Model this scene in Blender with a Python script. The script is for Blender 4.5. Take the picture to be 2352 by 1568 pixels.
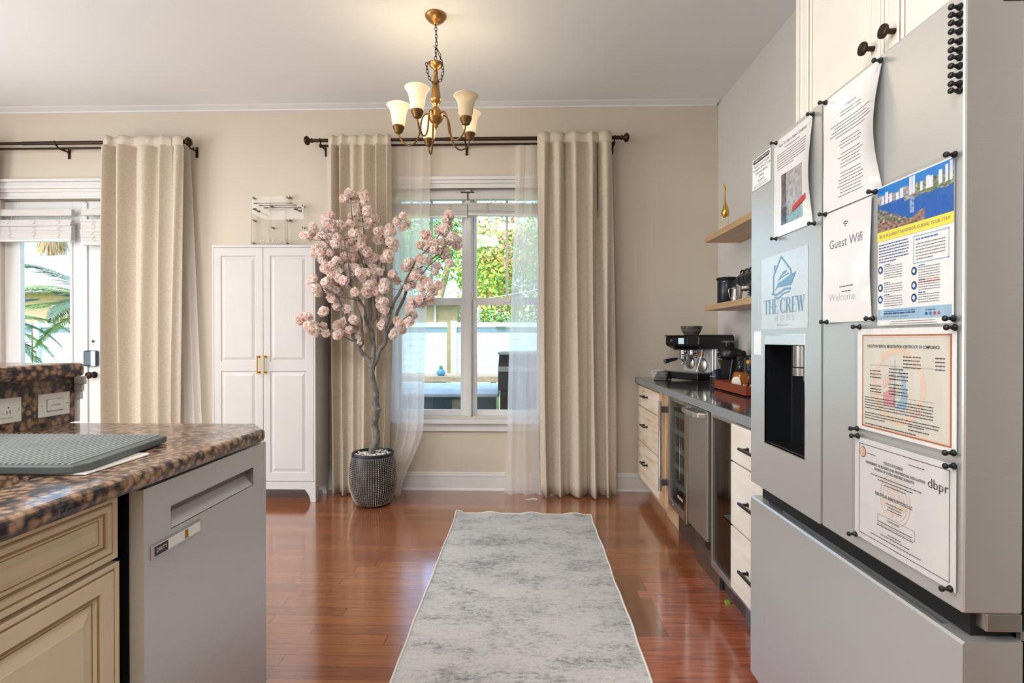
import bpy, bmesh, math, random
from mathutils import Vector, Matrix, noise
R = math.radians
sc = bpy.context.scene
for o in list(bpy.data.objects): bpy.data.objects.remove(o)

# ------------------------------------------------------------ camera
cd = bpy.data.cameras.new('camera'); cam = bpy.data.objects.new('camera', cd)
sc.collection.objects.link(cam); sc.camera = cam
cd.sensor_width = 36; cd.lens = 18.37; cd.clip_start = 0.05; cd.clip_end = 200
cam.location = (0, 0, 1.21); cam.rotation_euler = (R(90-0.29), 0, R(1.48))
# ------------------------------------------------------------ colour management
sc.view_settings.view_transform = 'Standard'; sc.view_settings.look = 'None'
sc.view_settings.exposure = 0.08; sc.view_settings.gamma = 1.0
sc.view_settings.use_curve_mapping = False
# ------------------------------------------------------------ daylight
w = bpy.data.worlds.new('sky'); sc.world = w; w.use_nodes = True
nt = w.node_tree; nt.nodes.clear()
sk = nt.nodes.new('ShaderNodeTexSky'); sk.sky_type = 'NISHITA'; sk.sun_disc = False
sk.sun_elevation = R(48); sk.sun_rotation = R(200); sk.dust_density = 2.0
bg = nt.nodes.new('ShaderNodeBackground'); ow = nt.nodes.new('ShaderNodeOutputWorld')
bg.inputs[1].default_value = 0.9
nt.links.new(sk.outputs[0], bg.inputs[0]); nt.links.new(bg.outputs[0], ow.inputs[0])
sd = bpy.data.lights.new('sun', 'SUN'); sd.energy = 2.4; sd.angle = R(1.5); sd.color = (1, .95, .86)
so = bpy.data.objects.new('sun', sd); sc.collection.objects.link(so)
so.rotation_euler = (R(42), 0, R(-28))
def area(name, loc, rot, sx, sy, e, col=(1, 1, 1)):
    l = bpy.data.lights.new(name, 'AREA'); l.shape = 'RECTANGLE'; l.size = sx; l.size_y = sy
    l.energy = e; l.color = col
    o = bpy.data.objects.new(name, l); sc.collection.objects.link(o)
    o.location = loc; o.rotation_euler = rot
    return o
# fill lights added out of view to brighten the room, besides the aisle light
area('ceiling_fill_light', (-1.3, -1.0, 3.0), (0, 0, 0), 1.6, 1.2, 70, (.97, .985, 1))  # added overhead fill behind the camera, no fixture there
area('ceiling_fill_light', (-3.2, 1.2, 3.0), (0, 0, 0), 1.4, 1.4, 70, (.96, .98, 1))  # added overhead fill on the left, out of view
area('aisle_ceiling_light', (-.25, .15, 3.03), (0, 0, 0), .6, .6, 26, (1, .985, .96))
area('back_fill_light', (-3.2, -2.6, 1.25), (R(97), 0, R(-22)), 2.6, 2.2, 95, (.90, .96, 1))  # added fill from behind; the back wall has no doorway
area('left_fill_light', (-5.0, 1.3, 1.5), (R(90), 0, R(-90)), 2.6, 1.8, 115, (.90, .96, 1))  # added fill from the left; that wall has no window

# ------------------------------------------------------------ materials
def srgb(h):
    if isinstance(h, str):
        h = [int(h[i:i+2], 16)/255 for i in (0, 2, 4)]
    return tuple(c/12.92 if c <= .04045 else ((c+.055)/1.055)**2.4 for c in h)+(1,)
MT = {}
class NT:
    def __init__(s, name):
        s.m = bpy.data.materials.new(name); s.m.use_nodes = True; s.t = s.m.node_tree
        s.b = s.t.nodes['Principled BSDF']; s.o = s.t.nodes['Material Output']
        MT[name] = s.m
    def n(s, typ, **k):
        x = s.t.nodes.new(typ)
        for a, v in k.items(): setattr(x, a, v)
        return x
    def l(s, a, b): s.t.links.new(a, b)
    def math(s, op, a, b=None, c=None):
        x = s.n('ShaderNodeMath', operation=op)
        for i, v in enumerate((a, b, c)):
            if v is None: continue
            if isinstance(v, (int, float)): x.inputs[i].default_value = v
            else: s.l(v, x.inputs[i])
        return x.outputs[0]
    def ramp(s, fac, stops, interp='LINEAR'):
        x = s.n('ShaderNodeValToRGB'); x.color_ramp.interpolation = interp
        e = x.color_ramp.elements
        while len(e) > len(stops): e.remove(e[-1])
        while len(e) < len(stops): e.new(.5)
        for q, (p, c) in zip(e, stops):
            q.position = p; q.color = srgb(c) if isinstance(c, str) else c
        s.l(fac, x.inputs[0]); return x.outputs[0]
    def mix(s, fac, a, b, mode='MIX'):
        x = s.n('ShaderNodeMix', data_type='RGBA', blend_type=mode)
        for i, v in ((0, fac), (6, a), (7, b)):
            if isinstance(v, (int, float)): x.inputs[i].default_value = v
            elif isinstance(v, str): x.inputs[i].default_value = srgb(v)
            elif isinstance(v, tuple): x.inputs[i].default_value = v
            else: s.l(v, x.inputs[i])
        return x.outputs[2]
    def pos(s, sc=(1, 1, 1), loc=(0, 0, 0), obj=False):
        tc = s.n('ShaderNodeTexCoord') if obj else s.n('ShaderNodeNewGeometry')
        mp = s.n('ShaderNodeMapping'); mp.inputs['Scale'].default_value = sc; mp.inputs['Location'].default_value = loc
        s.l(tc.outputs['Object' if obj else 'Position'], mp.inputs[0]); return mp.outputs[0]
    def noise(s, vec, scale, detail=3, rough=.5):
        x = s.n('ShaderNodeTexNoise'); x.inputs['Scale'].default_value = scale
        x.inputs['Detail'].default_value = detail; x.inputs['Roughness'].default_value = rough
        s.l(vec, x.inputs['Vector']); return x.outputs['Fac']
    def bump(s, h, st, dist=.002):
        x = s.n('ShaderNodeBump'); x.inputs['Strength'].default_value = st; x.inputs['Distance'].default_value = dist
        s.l(h, x.inputs['Height']); s.l(x.outputs[0], s.b.inputs['Normal'])
def mat(name, col, rough=.5, metal=0, var=.04, vs=6, spec=.5, bump=0, bs=80, coat=0, trans=0, ior=1.45, emit=None, es=0, sc3=(1, 1, 1), alpha=1):
    m = NT(name); b = m.b
    b.inputs['Roughness'].default_value = rough; b.inputs['Metallic'].default_value = metal
    b.inputs['Specular IOR Level'].default_value = spec; b.inputs['Coat Weight'].default_value = coat
    b.inputs['Coat Roughness'].default_value = .05
    b.inputs['Transmission Weight'].default_value = trans; b.inputs['IOR'].default_value = ior
    c = srgb(col)
    if var:
        v = m.pos(sc3, obj=True); f = m.noise(v, vs)
        d = tuple(max(0, x*(1-var*2)) for x in c[:3])+(1,); l = tuple(min(1, x*(1+var*2)) for x in c[:3])+(1,)
        m.l(m.ramp(f, [(.25, d), (.75, l)]), b.inputs['Base Color'])
    else: b.inputs['Base Color'].default_value = c
    if bump: m.bump(m.noise(m.pos(sc3, obj=True), bs, 4), bump)
    if emit: b.inputs['Emission Color'].default_value = srgb(emit); b.inputs['Emission Strength'].default_value = es
    if alpha < 1: b.inputs['Alpha'].default_value = alpha
    return m.m

def petal(name, col):
    m = NT(name); df = m.n('ShaderNodeBsdfDiffuse'); tl = m.n('ShaderNodeBsdfTranslucent'); mx = m.n('ShaderNodeMixShader'); mx.inputs[0].default_value = .42
    for q in (df, tl): q.inputs[0].default_value = srgb(col)
    m.l(df.outputs[0], mx.inputs[1]); m.l(tl.outputs[0], mx.inputs[2]); m.l(mx.outputs[0], m.o.inputs[0])
mat('wall_paint', 'cabfaf', .75, var=.012, vs=1.5, bump=.05, bs=300)
mat('wall_grey_paint', 'd0cdc9', .75, var=.012, vs=1.5)
mat('ceiling_paint', 'e6ebeb', .85, var=.01, vs=1)
mat('trim_white', 'd6d5d3', .35, var=.01)
mat('white_paint', 'dad9d7', .35, var=.01)
mat('wardrobe_white', 'c2bfbb', .42, var=.012)
mat('black_metal', '1d1a19', .38, metal=.3)
mat('black_plastic', '15171b', .33, var=.05)
mat('black_matte', '101012', .6, var=.05)
mat('dark_gap', '0c0b0b', .8)
mat('navy_plastic', '1c222b', .3, var=.05)
mat('bronze', '3a2a20', .35, metal=.7)
mat('gold_bronze', 'a47c4a', .32, metal=.85, var=.12, vs=30)
mat('dark_brass', '7a5c38', .4, metal=.85, var=.15, vs=60)
mat('brass', 'b8903c', .28, metal=.9)
mat('gold', 'd8ac50', .2, metal=1)
mat('chrome', 'cfd0d2', .12, metal=1, var=0)
mat('glaze', '9a7f58', .5, var=.1, vs=30)
mat('cream_paint', 'dccdb2', .4, var=.025, vs=8)
mat('cream_light', 'e6dfd2', .4, var=.02, vs=8)
mat('plate_white', 'e9e7e2', .3, var=.01)
mat('plate_grey', '9c9a96', .5)
mat('rug_edge', 'd9d2c6', .9, bump=.3, bs=300)
mat('grey_silicone', '565b5b', .42, var=.04)
mat('silicone_rib', '9aa0a0', .4, var=.03)
mat('sink_dark', '2a211c', .3, var=.3, vs=60)
mat('quartz_top', '4d4d4f', .1, var=.12, vs=70, coat=.4)
mat('quartz_edge', '84888b', .3, var=.08, vs=120, bump=.1, bs=200)
mat('cherry_box', '8e3f26', .35, var=.15, vs=12, sc3=(1, .15, 1))
mat('kick_dark', '433a36', .35, var=.5, vs=160)
mat('saucer_black', '14161a', .25)
mat('white_ceramic', 'e4dfd8', .2)
mat('paper', 'dcd9d6', .22, var=.01, coat=.5)
mat('paper_white', 'eceae6', .25, var=.01, coat=.4)
mat('paper_cream', 'd8d2c4', .3, var=.01, coat=.35)
mat('paper_blue', 'bcd2e2', .3, var=.01, coat=.3)
mat('ink', '3a3a40', .6, var=0)
mat('ink_soft', '77777c', .6, var=0)
mat('ink_blue', '3f78a8', .6, var=0)
mat('ink_navy', '274a86', .6, var=0)
mat('ink_red', 'b8403a', .6, var=0)
mat('ink_copper', 'b0603c', .5, var=.06)
mat('ink_pale', 'e0c4ac', .6, var=0)
mat('ink_pink', 'd79a9c', .6, var=0)
mat('ink_sky', '98b8cc', .6, var=0)
mat('ink_yellow', 'f0dc50', .5, var=0)
mat('ink_white', 'f4f4f2', .5, var=0)
mat('logo_blue', '6f9ab6', .4, var=0)
mat('logo_grey', 'b4b8bc', .4, var=0)
mat('plate_silver', 'd6d8da', .3, metal=.5)
mat('label_cream', 'e8e0cc', .5)
mat('agave_blue', '3a7f98', .5)
mat('amber_syrup', 'e8861c', .12, trans=.35, ior=1.4, var=.1)
mat('amber_deep', 'b45a18', .15, trans=.3, ior=1.4, var=.1)
mat('gold_cap', 'b98a34', .35, metal=.6)
mat('smoke_plastic', '8a827a', .12, trans=.6, var=.2, vs=30)
mat('screen_blue', 'b8cdd6', .2, emit='b8cdd6', es=.35, var=0)
mat('led_blue', '3060ff', .3, emit='3560ff', es=4, var=0)
mat('bark_grey', '6e6a64', .75, var=.25, vs=40, bump=.7, bs=90)
mat('twig_brown', '3a2a26', .7)
petal('petal', 'fdefe8')
petal('petal_deep', 'f7d8cc')
petal('petal_pale', 'fef8f4')
mat('flower_core', 'b98a4a', .8)
mat('pebble', 'd8d0c6', .8, var=.15, vs=40)
mat('soil', '4a4038', .9)
mat('pot_dark', '2c3035', .35, metal=.35, var=.3, vs=20)
mat('pot_stud', 'a3988a', .3, metal=.6, var=.2, vs=15)
mat('bamboo_white', 'c8c6c2', .6, var=.06, vs=40, sc3=(.1, 1, 3))
mat('cord_white', 'e4e0da', .6)
mat('vinyl_fence', 'b4c6d4', .45, var=.02)
mat('fence_line', '5f7484', .5)
mat('lawn', '86b53c', .9, var=.2, vs=8)
mat('paver', 'b8b4ac', .9, var=.1, vs=3)
mat('stucco_tan', 'b89c84', .85, var=.05)
mat('roof_pale', '98938a', .8, var=.1, vs=4, sc3=(1, 4, 4))
mat('shed_brown', '8a7a5c', .8, var=.1)
mat('thatch', 'b89a70', .9, var=.3, vs=6, sc3=(6, 6, .6))
mat('leaf_bright', 'a9c24c', .7, var=.2, vs=3)
mat('leaf_green', '6f9d4a', .7, var=.2, vs=3)
mat('leaf_dark', '4f7a50', .7, var=.2, vs=3)
mat('leaf_rust', 'c08a58', .7, var=.2, vs=3)
mat('palm_green', '708c4c', .55, var=.2, vs=4)
mat('palm_dark', '4c6450', .55, var=.2, vs=4)
mat('bark_brown', '9a8468', .9, var=.25, vs=12, bump=.5)
mat('table_wood', 'a89478', .7, var=.15, vs=8, sc3=(1, 8, 8))
mat('deck_grey', '5a6468', .5, var=.08)
mat('deck_top', 'c8ccca', .5, var=.08)
mat('planter_blue', '4f86bc', .3, var=.08)
mat('grill_black', '23282c', .3, var=.1)
mat('lock_teal', '2a4650', .25)
mat('green_bit', '7fb040', .5)
mat('acrylic_edge', 'e8e6e0', .2, trans=.4, var=0)
mat('standoff', '77716a', .3, metal=.8)

# steel with soft vertical brushing
def steel(name, col, rough, metal=.9, sx=(1, 1, 60), bias=.06):
    m = NT(name); v = m.pos(sx, obj=True); f = m.noise(v, 9, 3)
    c = srgb(col); m.l(m.ramp(f, [(.2, tuple(x*.97 for x in c[:3])+(1,)), (.8, tuple(min(1, x*1.02) for x in c[:3])+(1,))]), m.b.inputs['Base Color'])
    m.b.inputs['Metallic'].default_value = metal
    r = m.ramp(f, [(0, (rough-bias,)*3+(1,)), (1, (rough+bias,)*3+(1,))]); m.l(r, m.b.inputs['Roughness'])
    return m.m
steel('fridge_steel', 'd2d3d2', .36, .72, (2, 2, 40), .03)
steel('steel', 'bcbab6', .30, .93, (30, 30, 1), .015)
steel('washer_steel', 'd0d4d6', .40, .65, (1, 2, 30), .03)
steel('steel_dark', '8b8782', .3, .95)

# glass panes: clear to light, mirror-like at grazing angles
def glass(name, tint='f4fafa', refl=.035):
    m = NT(name); tr = m.n('ShaderNodeBsdfTransparent'); gl = m.n('ShaderNodeBsdfGlossy'); gl.inputs['Roughness'].default_value = .02
    tr.inputs[0].default_value = srgb(tint)
    lw = m.n('ShaderNodeLayerWeight'); fc = m.math('MULTIPLY_ADD', m.math('POWER', lw.outputs['Facing'], 5), .7, refl)
    mx = m.n('ShaderNodeMixShader'); m.l(fc, mx.inputs[0]); m.l(tr.outputs[0], mx.inputs[1]); m.l(gl.outputs[0], mx.inputs[2])
    m.l(mx.outputs[0], m.o.inputs[0]); return m.m
glass('pane_glass'); glass('wine_glass_pane', 'd2d8da', .06); glass('dark_glass_pane', '1a1a24', .14); glass('clear_glass', 'e4e8e6')
glass('acrylic', 'fcfcfb', .01); glass('sleeve', 'fafafa', .05)

# sheer cloth
m = NT('sheer_cloth'); tr = m.n('ShaderNodeBsdfTransparent'); tl = m.n('ShaderNodeBsdfTranslucent'); df = m.n('ShaderNodeBsdfDiffuse')
tl.inputs[0].default_value = srgb('fff6ec'); df.inputs[0].default_value = srgb('fafafa')
a = m.n('ShaderNodeMixShader'); a.inputs[0].default_value = .35; m.l(tl.outputs[0], a.inputs[1]); m.l(df.outputs[0], a.inputs[2])
bm_ = m.n('ShaderNodeMixShader')
fa = m.ramp(m.noise(m.pos((1, 1, .1), obj=True), 30, 2), [(.2, (.66,)*3+(1,)), (.8, (.80,)*3+(1,))]); m.l(fa, bm_.inputs[0])
m.l(tr.outputs[0], bm_.inputs[1]); m.l(a.outputs[0], bm_.inputs[2]); m.l(bm_.outputs[0], m.o.inputs[0])

# linen
m = NT('linen'); v = m.pos((1, 1, 1), obj=True)
f1 = m.noise(m.pos((3, 3, .25), obj=True), 160, 3); f2 = m.noise(m.pos((.25, .25, 3), obj=True), 160, 3)
mx = m.math('MULTIPLY', m.math('ADD', f1, f2), .5)
m.l(m.ramp(mx, [(.35, 'b8ab98'), (.65, 'd3c8b8')]), m.b.inputs['Base Color']); m.b.inputs['Roughness'].default_value = .9
m.b.inputs['Specular IOR Level'].default_value = .1; m.bump(mx, .35, .002)

# frosted lamp glass, lit and unlit
def shade(name, col, es):
    m = NT(name); m.b.inputs['Base Color'].default_value = srgb(col); m.b.inputs['Roughness'].default_value = .4
    v = m.pos((1, 1, 1), obj=True); sx = m.n('ShaderNodeSeparateXYZ'); m.l(v, sx.inputs[0])
    m.b.inputs['Transmission Weight'].default_value = .15
    m.b.inputs['Subsurface Weight'].default_value = 0
    m.l(m.ramp(m.noise(v, 30), [(.3, 'ffe6b8'), (.7, 'fff0cc')]), m.b.inputs['Emission Color'])
    m.b.inputs['Emission Strength'].default_value = es
shade('lamp_glass_lit', 'f6e6cc', .30); shade('lamp_glass_dim', 'd8c4a4', .05)
mat('bulb_lit', 'fff6e0', .4, emit='fff0d0', es=4, var=0)

# plank floor: red-brown boards running across the room, with a laminate patch
m = NT('plank_floor'); g = m.n('ShaderNodeNewGeometry'); sx = m.n('ShaderNodeSeparateXYZ'); m.l(g.outputs['Position'], sx.inputs[0])
X, Y = sx.outputs[0], sx.outputs[1]
ry = m.math('DIVIDE', Y, .0705); row = m.math('FLOOR', ry); fy = m.math('FRACT', ry)
wn = m.n('ShaderNodeTexWhiteNoise', noise_dimensions='1D'); m.l(row, wn.inputs['W'])
xo = m.math('ADD', m.math('DIVIDE', X, 1.15), m.math('MULTIPLY', wn.outputs['Value'], 7.3)); px = m.math('FLOOR', xo); fx = m.math('FRACT', xo)
cb = m.n('ShaderNodeCombineXYZ'); m.l(row, cb.inputs[0]); m.l(px, cb.inputs[1])
w2 = m.n('ShaderNodeTexWhiteNoise', noise_dimensions='2D'); m.l(cb.outputs[0], w2.inputs['Vector'])
plank = m.ramp(w2.outputs['Value'], [(0, '76402a'), (.25, '8a4c2e'), (.5, '995834'), (.75, 'a66238'), (1, '884a34')])
off = m.n('ShaderNodeVectorMath', operation='ADD'); m.l(m.pos((1.2, 14, 1)), off.inputs[0])
cb2 = m.n('ShaderNodeCombineXYZ'); m.l(m.math('MULTIPLY', w2.outputs['Value'], 30), cb2.inputs[0]); m.l(cb2.outputs[0], off.inputs[1])
gr = m.noise(off.outputs[0], 5, 6, .65)
grain = m.mix(.38, plank, m.ramp(gr, [(.3, '6e3a24'), (.7, 'b0703f')]), 'MIX')
edge = m.math('MAXIMUM', m.math('LESS_THAN', fy, .03), m.math('LESS_THAN', fx, .003))
base = m.mix(m.math('MULTIPLY', edge, .75), grain, '3c1c12')
def lt(a, b): return m.math('LESS_THAN', a, b)
def gt(a, b): return m.math('GREATER_THAN', a, b)
def AND(a, b): return m.math('MULTIPLY', a, b)
stair = m.math('SUBTRACT', .585, m.math('MULTIPLY', AND(lt(Y, 2.52), gt(Y, 2.45)), .05))
pa = AND(gt(X, stair), lt(Y, 2.685)); pb = AND(gt(X, .30), lt(Y, 2.13)); patch = m.math('MAXIMUM', pa, pb)
pg = m.noise(m.pos((1.3, 16, 1)), 3.2, 7, .6); pg2 = m.noise(m.pos((6, 30, 1)), 1.4, 3, .5)
pcol = m.ramp(pg, [(.25, '6a3020'), (.42, '92503a'), (.55, 'a65e42'), (.75, 'ba7452')])
pcol = m.mix(m.math('MULTIPLY', lt(pg2, .3), .45), pcol, '3a1814')
olive = AND(AND(gt(X, .38), lt(X, .60)), AND(lt(Y, 2.685), gt(Y, 2.13)))
base = m.mix(m.math('MULTIPLY', olive, .5), base, '5a3c22')
base = m.mix(patch, base, pcol)
m.l(base, m.b.inputs['Base Color'])
sm = m.noise(m.pos((1, 3, 1)), 3, 3)
m.l(m.ramp(sm, [(.3, (.13,)*3+(1,)), (.8, (.26,)*3+(1,))]), m.b.inputs['Roughness'])
m.b.inputs['Specular IOR Level'].default_value = .5
m.b.inputs['Coat Weight'].default_value = 1; m.b.inputs['Coat Roughness'].default_value = .13; m.b.inputs['Coat IOR'].default_value = 2.0
m.bump(m.math('SUBTRACT', 1, m.math('MULTIPLY', edge, m.math('SUBTRACT', 1, patch))), .2, .0006)

# granite
m = NT('granite'); v = m.pos((1, 1, 1))
nz = m.n('ShaderNodeTexNoise'); nz.inputs['Scale'].default_value = 30; m.l(v, nz.inputs['Vector'])
ad = m.n('ShaderNodeVectorMath', operation='MULTIPLY_ADD'); m.l(nz.outputs['Color'], ad.inputs[0]); ad.inputs[1].default_value = (.02,)*3; m.l(v, ad.inputs[2])
vo = m.n('ShaderNodeTexVoronoi'); vo.inputs['Scale'].default_value = 52; m.l(ad.outputs[0], vo.inputs['Vector'])
vs_ = m.n('ShaderNodeTexVoronoi'); vs_.inputs['Scale'].default_value = 150; m.l(ad.outputs[0], vs_.inputs['Vector'])
big = m.noise(v, 14, 4, .6)
c1 = m.ramp(vo.outputs['Distance'], [(.0, 'b4937a'), (.40, '92745c'), (.60, '5e4a3c'), (.78, '28282c')])
c2 = m.ramp(vs_.outputs['Distance'], [(0, '6d7078'), (.4, '2c2e36'), (.8, '15151a')])
m.l(m.mix(m.ramp(big, [(.55, (0, 0, 0, 1)), (.64, (1, 1, 1, 1))]), c1, c2), m.b.inputs['Base Color'])
m.b.inputs['Roughness'].default_value = .22; m.b.inputs['Coat Weight'].default_value = .25

# distressed grey rug
m = NT('rug_pile'); v = m.pos((1, 1, 1)); a1 = m.noise(m.pos((.7, 1.4, 1)), 4.5, 8, .72); a2 = m.noise(m.pos((2, 5, 1)), 14, 6, .8); a3 = m.noise(v, 420, 2)
s_ = m.math('ADD', m.math('MULTIPLY', a1, .5), m.math('MULTIPLY', a2, .5))
cc = m.ramp(s_, [(.37, '6e6f70'), (.43, '9a9a99'), (.50, 'bab9b6'), (.62, 'c9c6c0')])
m.l(m.mix(.35, cc, m.ramp(a3, [(.3, '8c8b8a'), (.7, 'e8e6e2')]), 'OVERLAY'), m.b.inputs['Base Color'])
m.b.inputs['Roughness'].default_value = .95; m.b.inputs['Specular IOR Level'].default_value = .05; m.bump(a3, .5, .002)

# pale knotty maple, and oak
def wood(name, cols, sc3, scale=3, rough=.45):
    m = NT(name); f = m.noise(m.pos(sc3, obj=True), scale, 6, .6); m.l(m.ramp(f, cols), m.b.inputs['Base Color']); m.b.inputs['Roughness'].default_value = rough
wood('maple', [(.28, 'a88a6c'), (.38, 'd8bfa2'), (.55, 'e6d6c2'), (.8, 'eee2d2')], (1, 1.2, 9), 2.2)
wood('maple_white', [(.22, 'b8a48e'), (.32, 'e0d4c4'), (.55, 'e9e1d6'), (.8, 'f0eae0')], (1, 1.2, 9), 2.2)
wood('maple_plain', [(.3, 'b89670'), (.7, 'd2b492')], (4, 4, .8), 4)
wood('oak', [(.3, 'b4946c'), (.7, 'caac84')], (6, 1, 10), 3)

# picture colours carried on the sheet's own corners
m = NT('printed_picture'); at_ = m.n('ShaderNodeAttribute'); at_.attribute_name = 'print'; m.l(at_.outputs['Color'], m.b.inputs['Base Color'])
m.b.inputs['Roughness'].default_value = .3; m.b.inputs['Coat Weight'].default_value = .3

# ------------------------------------------------------------ mesh builder
class MB:
    def __init__(s): s.v = []; s.f = []; s.m = []; s.s = []; s.col = None
    def add(s, vs, fs, mi=0, sm=False):
        o = len(s.v); s.v += [tuple(p) for p in vs]
        for f in fs: s.f.append([i+o for i in f]); s.m.append(mi); s.s.append(sm)
        return o
    def box(s, a, b, mi=0):
        x0, y0, z0 = [min(p, q) for p, q in zip(a, b)]; x1, y1, z1 = [max(p, q) for p, q in zip(a, b)]
        s.add([(x0, y0, z0), (x1, y0, z0), (x1, y1, z0), (x0, y1, z0), (x0, y0, z1), (x1, y0, z1), (x1, y1, z1), (x0, y1, z1)],
              [(0, 3, 2, 1), (4, 5, 6, 7), (0, 1, 5, 4), (1, 2, 6, 5), (2, 3, 7, 6), (3, 0, 4, 7)], mi)
    def quad(s, a, b, c, d, mi=0): s.add([a, b, c, d], [(0, 1, 2, 3)], mi)
    def tube(s, pts, r, n=10, mi=0, closed=False, sm=True):
        P = [Vector(p) for p in pts]; N = len(P)
        rr = r if isinstance(r, (list, tuple)) else [r]*N
        up = None; vs = []
        for i in range(N):
            if closed: t = P[(i+1) % N]-P[i-1]
            else: t = P[min(i+1, N-1)]-P[max(i-1, 0)]
            if t.length < 1e-9: t = Vector((0, 0, 1))
            t.normalize()
            if up is None:
                up = Vector((0, 0, 1)) if abs(t.z) < .9 else Vector((1, 0, 0))
            up = (up-t*up.dot(t)); up = up.normalized() if up.length > 1e-6 else t.orthogonal().normalized()
            sd_ = t.cross(up)
            for k in range(n):
                a = 2*math.pi*k/n; vs.append(P[i]+up*(math.cos(a)*rr[i])+sd_*(math.sin(a)*rr[i]))
        fs = []
        M = N if closed else N-1
        for i in range(M):
            j = (i+1) % N
            for k in range(n): fs.append((i*n+k, i*n+(k+1) % n, j*n+(k+1) % n, j*n+k))
        s.add(vs, fs, mi, sm)
        if not closed: s.add(vs[:n], [tuple(range(n))[::-1]], mi); s.add(vs[-n:], [tuple(range(n))], mi)
    def cyl(s, a, b, r, n=20, mi=0, r2=None): s.tube([a, b], [r, r if r2 is None else r2], n, mi)
    def lathe(s, c, prof, n=28, mi=0, axis=(0, 0, 1), sm=True):
        ax = Vector(axis).normalized(); u = ax.orthogonal().normalized() if abs(ax.z) < .99 else Vector((1, 0, 0)); v = ax.cross(u); c = Vector(c)
        vs = []; fs = []
        for r, z in prof:
            for k in range(n):
                a = 2*math.pi*k/n; vs.append(c+ax*z+u*(r*math.cos(a))+v*(r*math.sin(a)))
        for i in range(len(prof)-1):
            for k in range(n): fs.append((i*n+k, i*n+(k+1) % n, (i+1)*n+(k+1) % n, (i+1)*n+k))
        s.add(vs, fs, mi, sm)
        if prof[0][0] > 1e-5: s.add(vs[:n], [tuple(range(n))[::-1]], mi)
        if prof[-1][0] > 1e-5: s.add(vs[-n:], [tuple(range(n))], mi)
    def ball(s, c, r, n=12, mi=0, sq=(1, 1, 1)):
        vs = []; fs = []
        for i in range(n//2+1):
            t = math.pi*i/(n//2)
            for k in range(n):
                a = 2*math.pi*k/n; vs.append((c[0]+r*sq[0]*math.sin(t)*math.cos(a), c[1]+r*sq[1]*math.sin(t)*math.sin(a), c[2]-r*sq[2]*math.cos(t)))
        for i in range(n//2):
            for k in range(n): fs.append((i*n+k, i*n+(k+1) % n, (i+1)*n+(k+1) % n, (i+1)*n+k))
        s.add(vs, fs, mi, True)
    def prism(s, poly, fn, h, mi=0):
        n = len(poly); vs = [fn(u, v, 0) for u, v in poly]+[fn(u, v, h) for u, v in poly]
        s.add(vs, [tuple(range(n))[::-1], tuple(range(n, 2*n))]+[(i, (i+1) % n, n+(i+1) % n, n+i) for i in range(n)], mi)
    def grid(s, nu, nv, fn, mi=0, sm=True):
        vs = [fn(i/nu, j/nv) for j in range(nv+1) for i in range(nu+1)]
        s.add(vs, [(j*(nu+1)+i, j*(nu+1)+i+1, (j+1)*(nu+1)+i+1, (j+1)*(nu+1)+i) for j in range(nv) for i in range(nu)], mi, sm)
    def rings(s, fn, W, H, rings, mi=0):
        """nested rectangles: rings = [(inset, height, material of the band that follows)]"""
        R_ = []
        for ins, h, _ in rings:
            R_.append([fn(ins, ins, h), fn(W-ins, ins, h), fn(W-ins, H-ins, h), fn(ins, H-ins, h)])
        for i in range(len(R_)-1):
            a, b = R_[i], R_[i+1]
            for k in range(4): s.add([a[k], a[(k+1) % 4], b[(k+1) % 4], b[k]], [(0, 1, 2, 3)], rings[i][2])
        s.add(R_[-1], [(0, 1, 2, 3)], rings[-1][2])
    def text(s, txt, fn, size, mi=0, align='CENTER', sx=1.0, h=.0004, bold=0):
        cu = bpy.data.curves.new('t', 'FONT'); cu.body = txt; cu.size = size; cu.align_x = align; cu.align_y = 'CENTER'
        cu.resolution_u = 2; cu.offset = bold
        ob = bpy.data.objects.new('t', cu); sc.collection.objects.link(ob)
        dg = bpy.context.evaluated_depsgraph_get(); me = bpy.data.meshes.new_from_object(ob.evaluated_get(dg))
        vs = [fn(v.co.x*sx, v.co.y, h) for v in me.vertices]; fs = [tuple(p.vertices) for p in me.polygons]
        s.add(vs, fs, mi)
        bpy.data.objects.remove(ob); bpy.data.curves.remove(cu); bpy.data.meshes.remove(me)
    def words(s, fn, u0, u1, v, hgt, rnd, mi=0, center=False, h=.0004, fill=.9):
        """one illegible printed line, as small word marks"""
        W = (u1-u0); L = W*fill*(rnd.uniform(.7, 1) if center else 1); x = u0+(W-L)/2 if center else u0; e = x+L
        while x < e-hgt:
            w_ = min(rnd.uniform(1.2, 5)*hgt, e-x)
            s.add([fn(x, v-hgt/2, h), fn(x+w_, v-hgt/2, h), fn(x+w_, v+hgt/2, h), fn(x, v+hgt/2, h)], [(0, 1, 2, 3)], mi)
            x += w_+hgt*.55
    def build(s, name, mats, parent=None, bevel=0, origin=None, solid=0, seg=2):
        if isinstance(mats, str): mats = [mats]
        vs = s.v
        if parent is not None:
            inv = mw(parent).inverted(); L = Vector((0, 0, 0)); rt_ = parent
            while rt_.parent: rt_ = rt_.parent
            if not rt_.get('_local'): vs = [tuple(inv @ Vector(p)) for p in vs]
        else:
            xs = [p[0] for p in vs]; ys = [p[1] for p in vs]; zs = [p[2] for p in vs]
            L = Vector(((min(xs)+max(xs))/2, (min(ys)+max(ys))/2, min(zs))) if origin is None else Vector(origin)
            vs = [(p[0]-L.x, p[1]-L.y, p[2]-L.z) for p in vs]
        me = bpy.data.meshes.new(name); me.from_pydata(vs, [], s.f)
        for k in mats: me.materials.append(MT[k])
        me.polygons.foreach_set('material_index', s.m); me.polygons.foreach_set('use_smooth', s.s)
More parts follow.
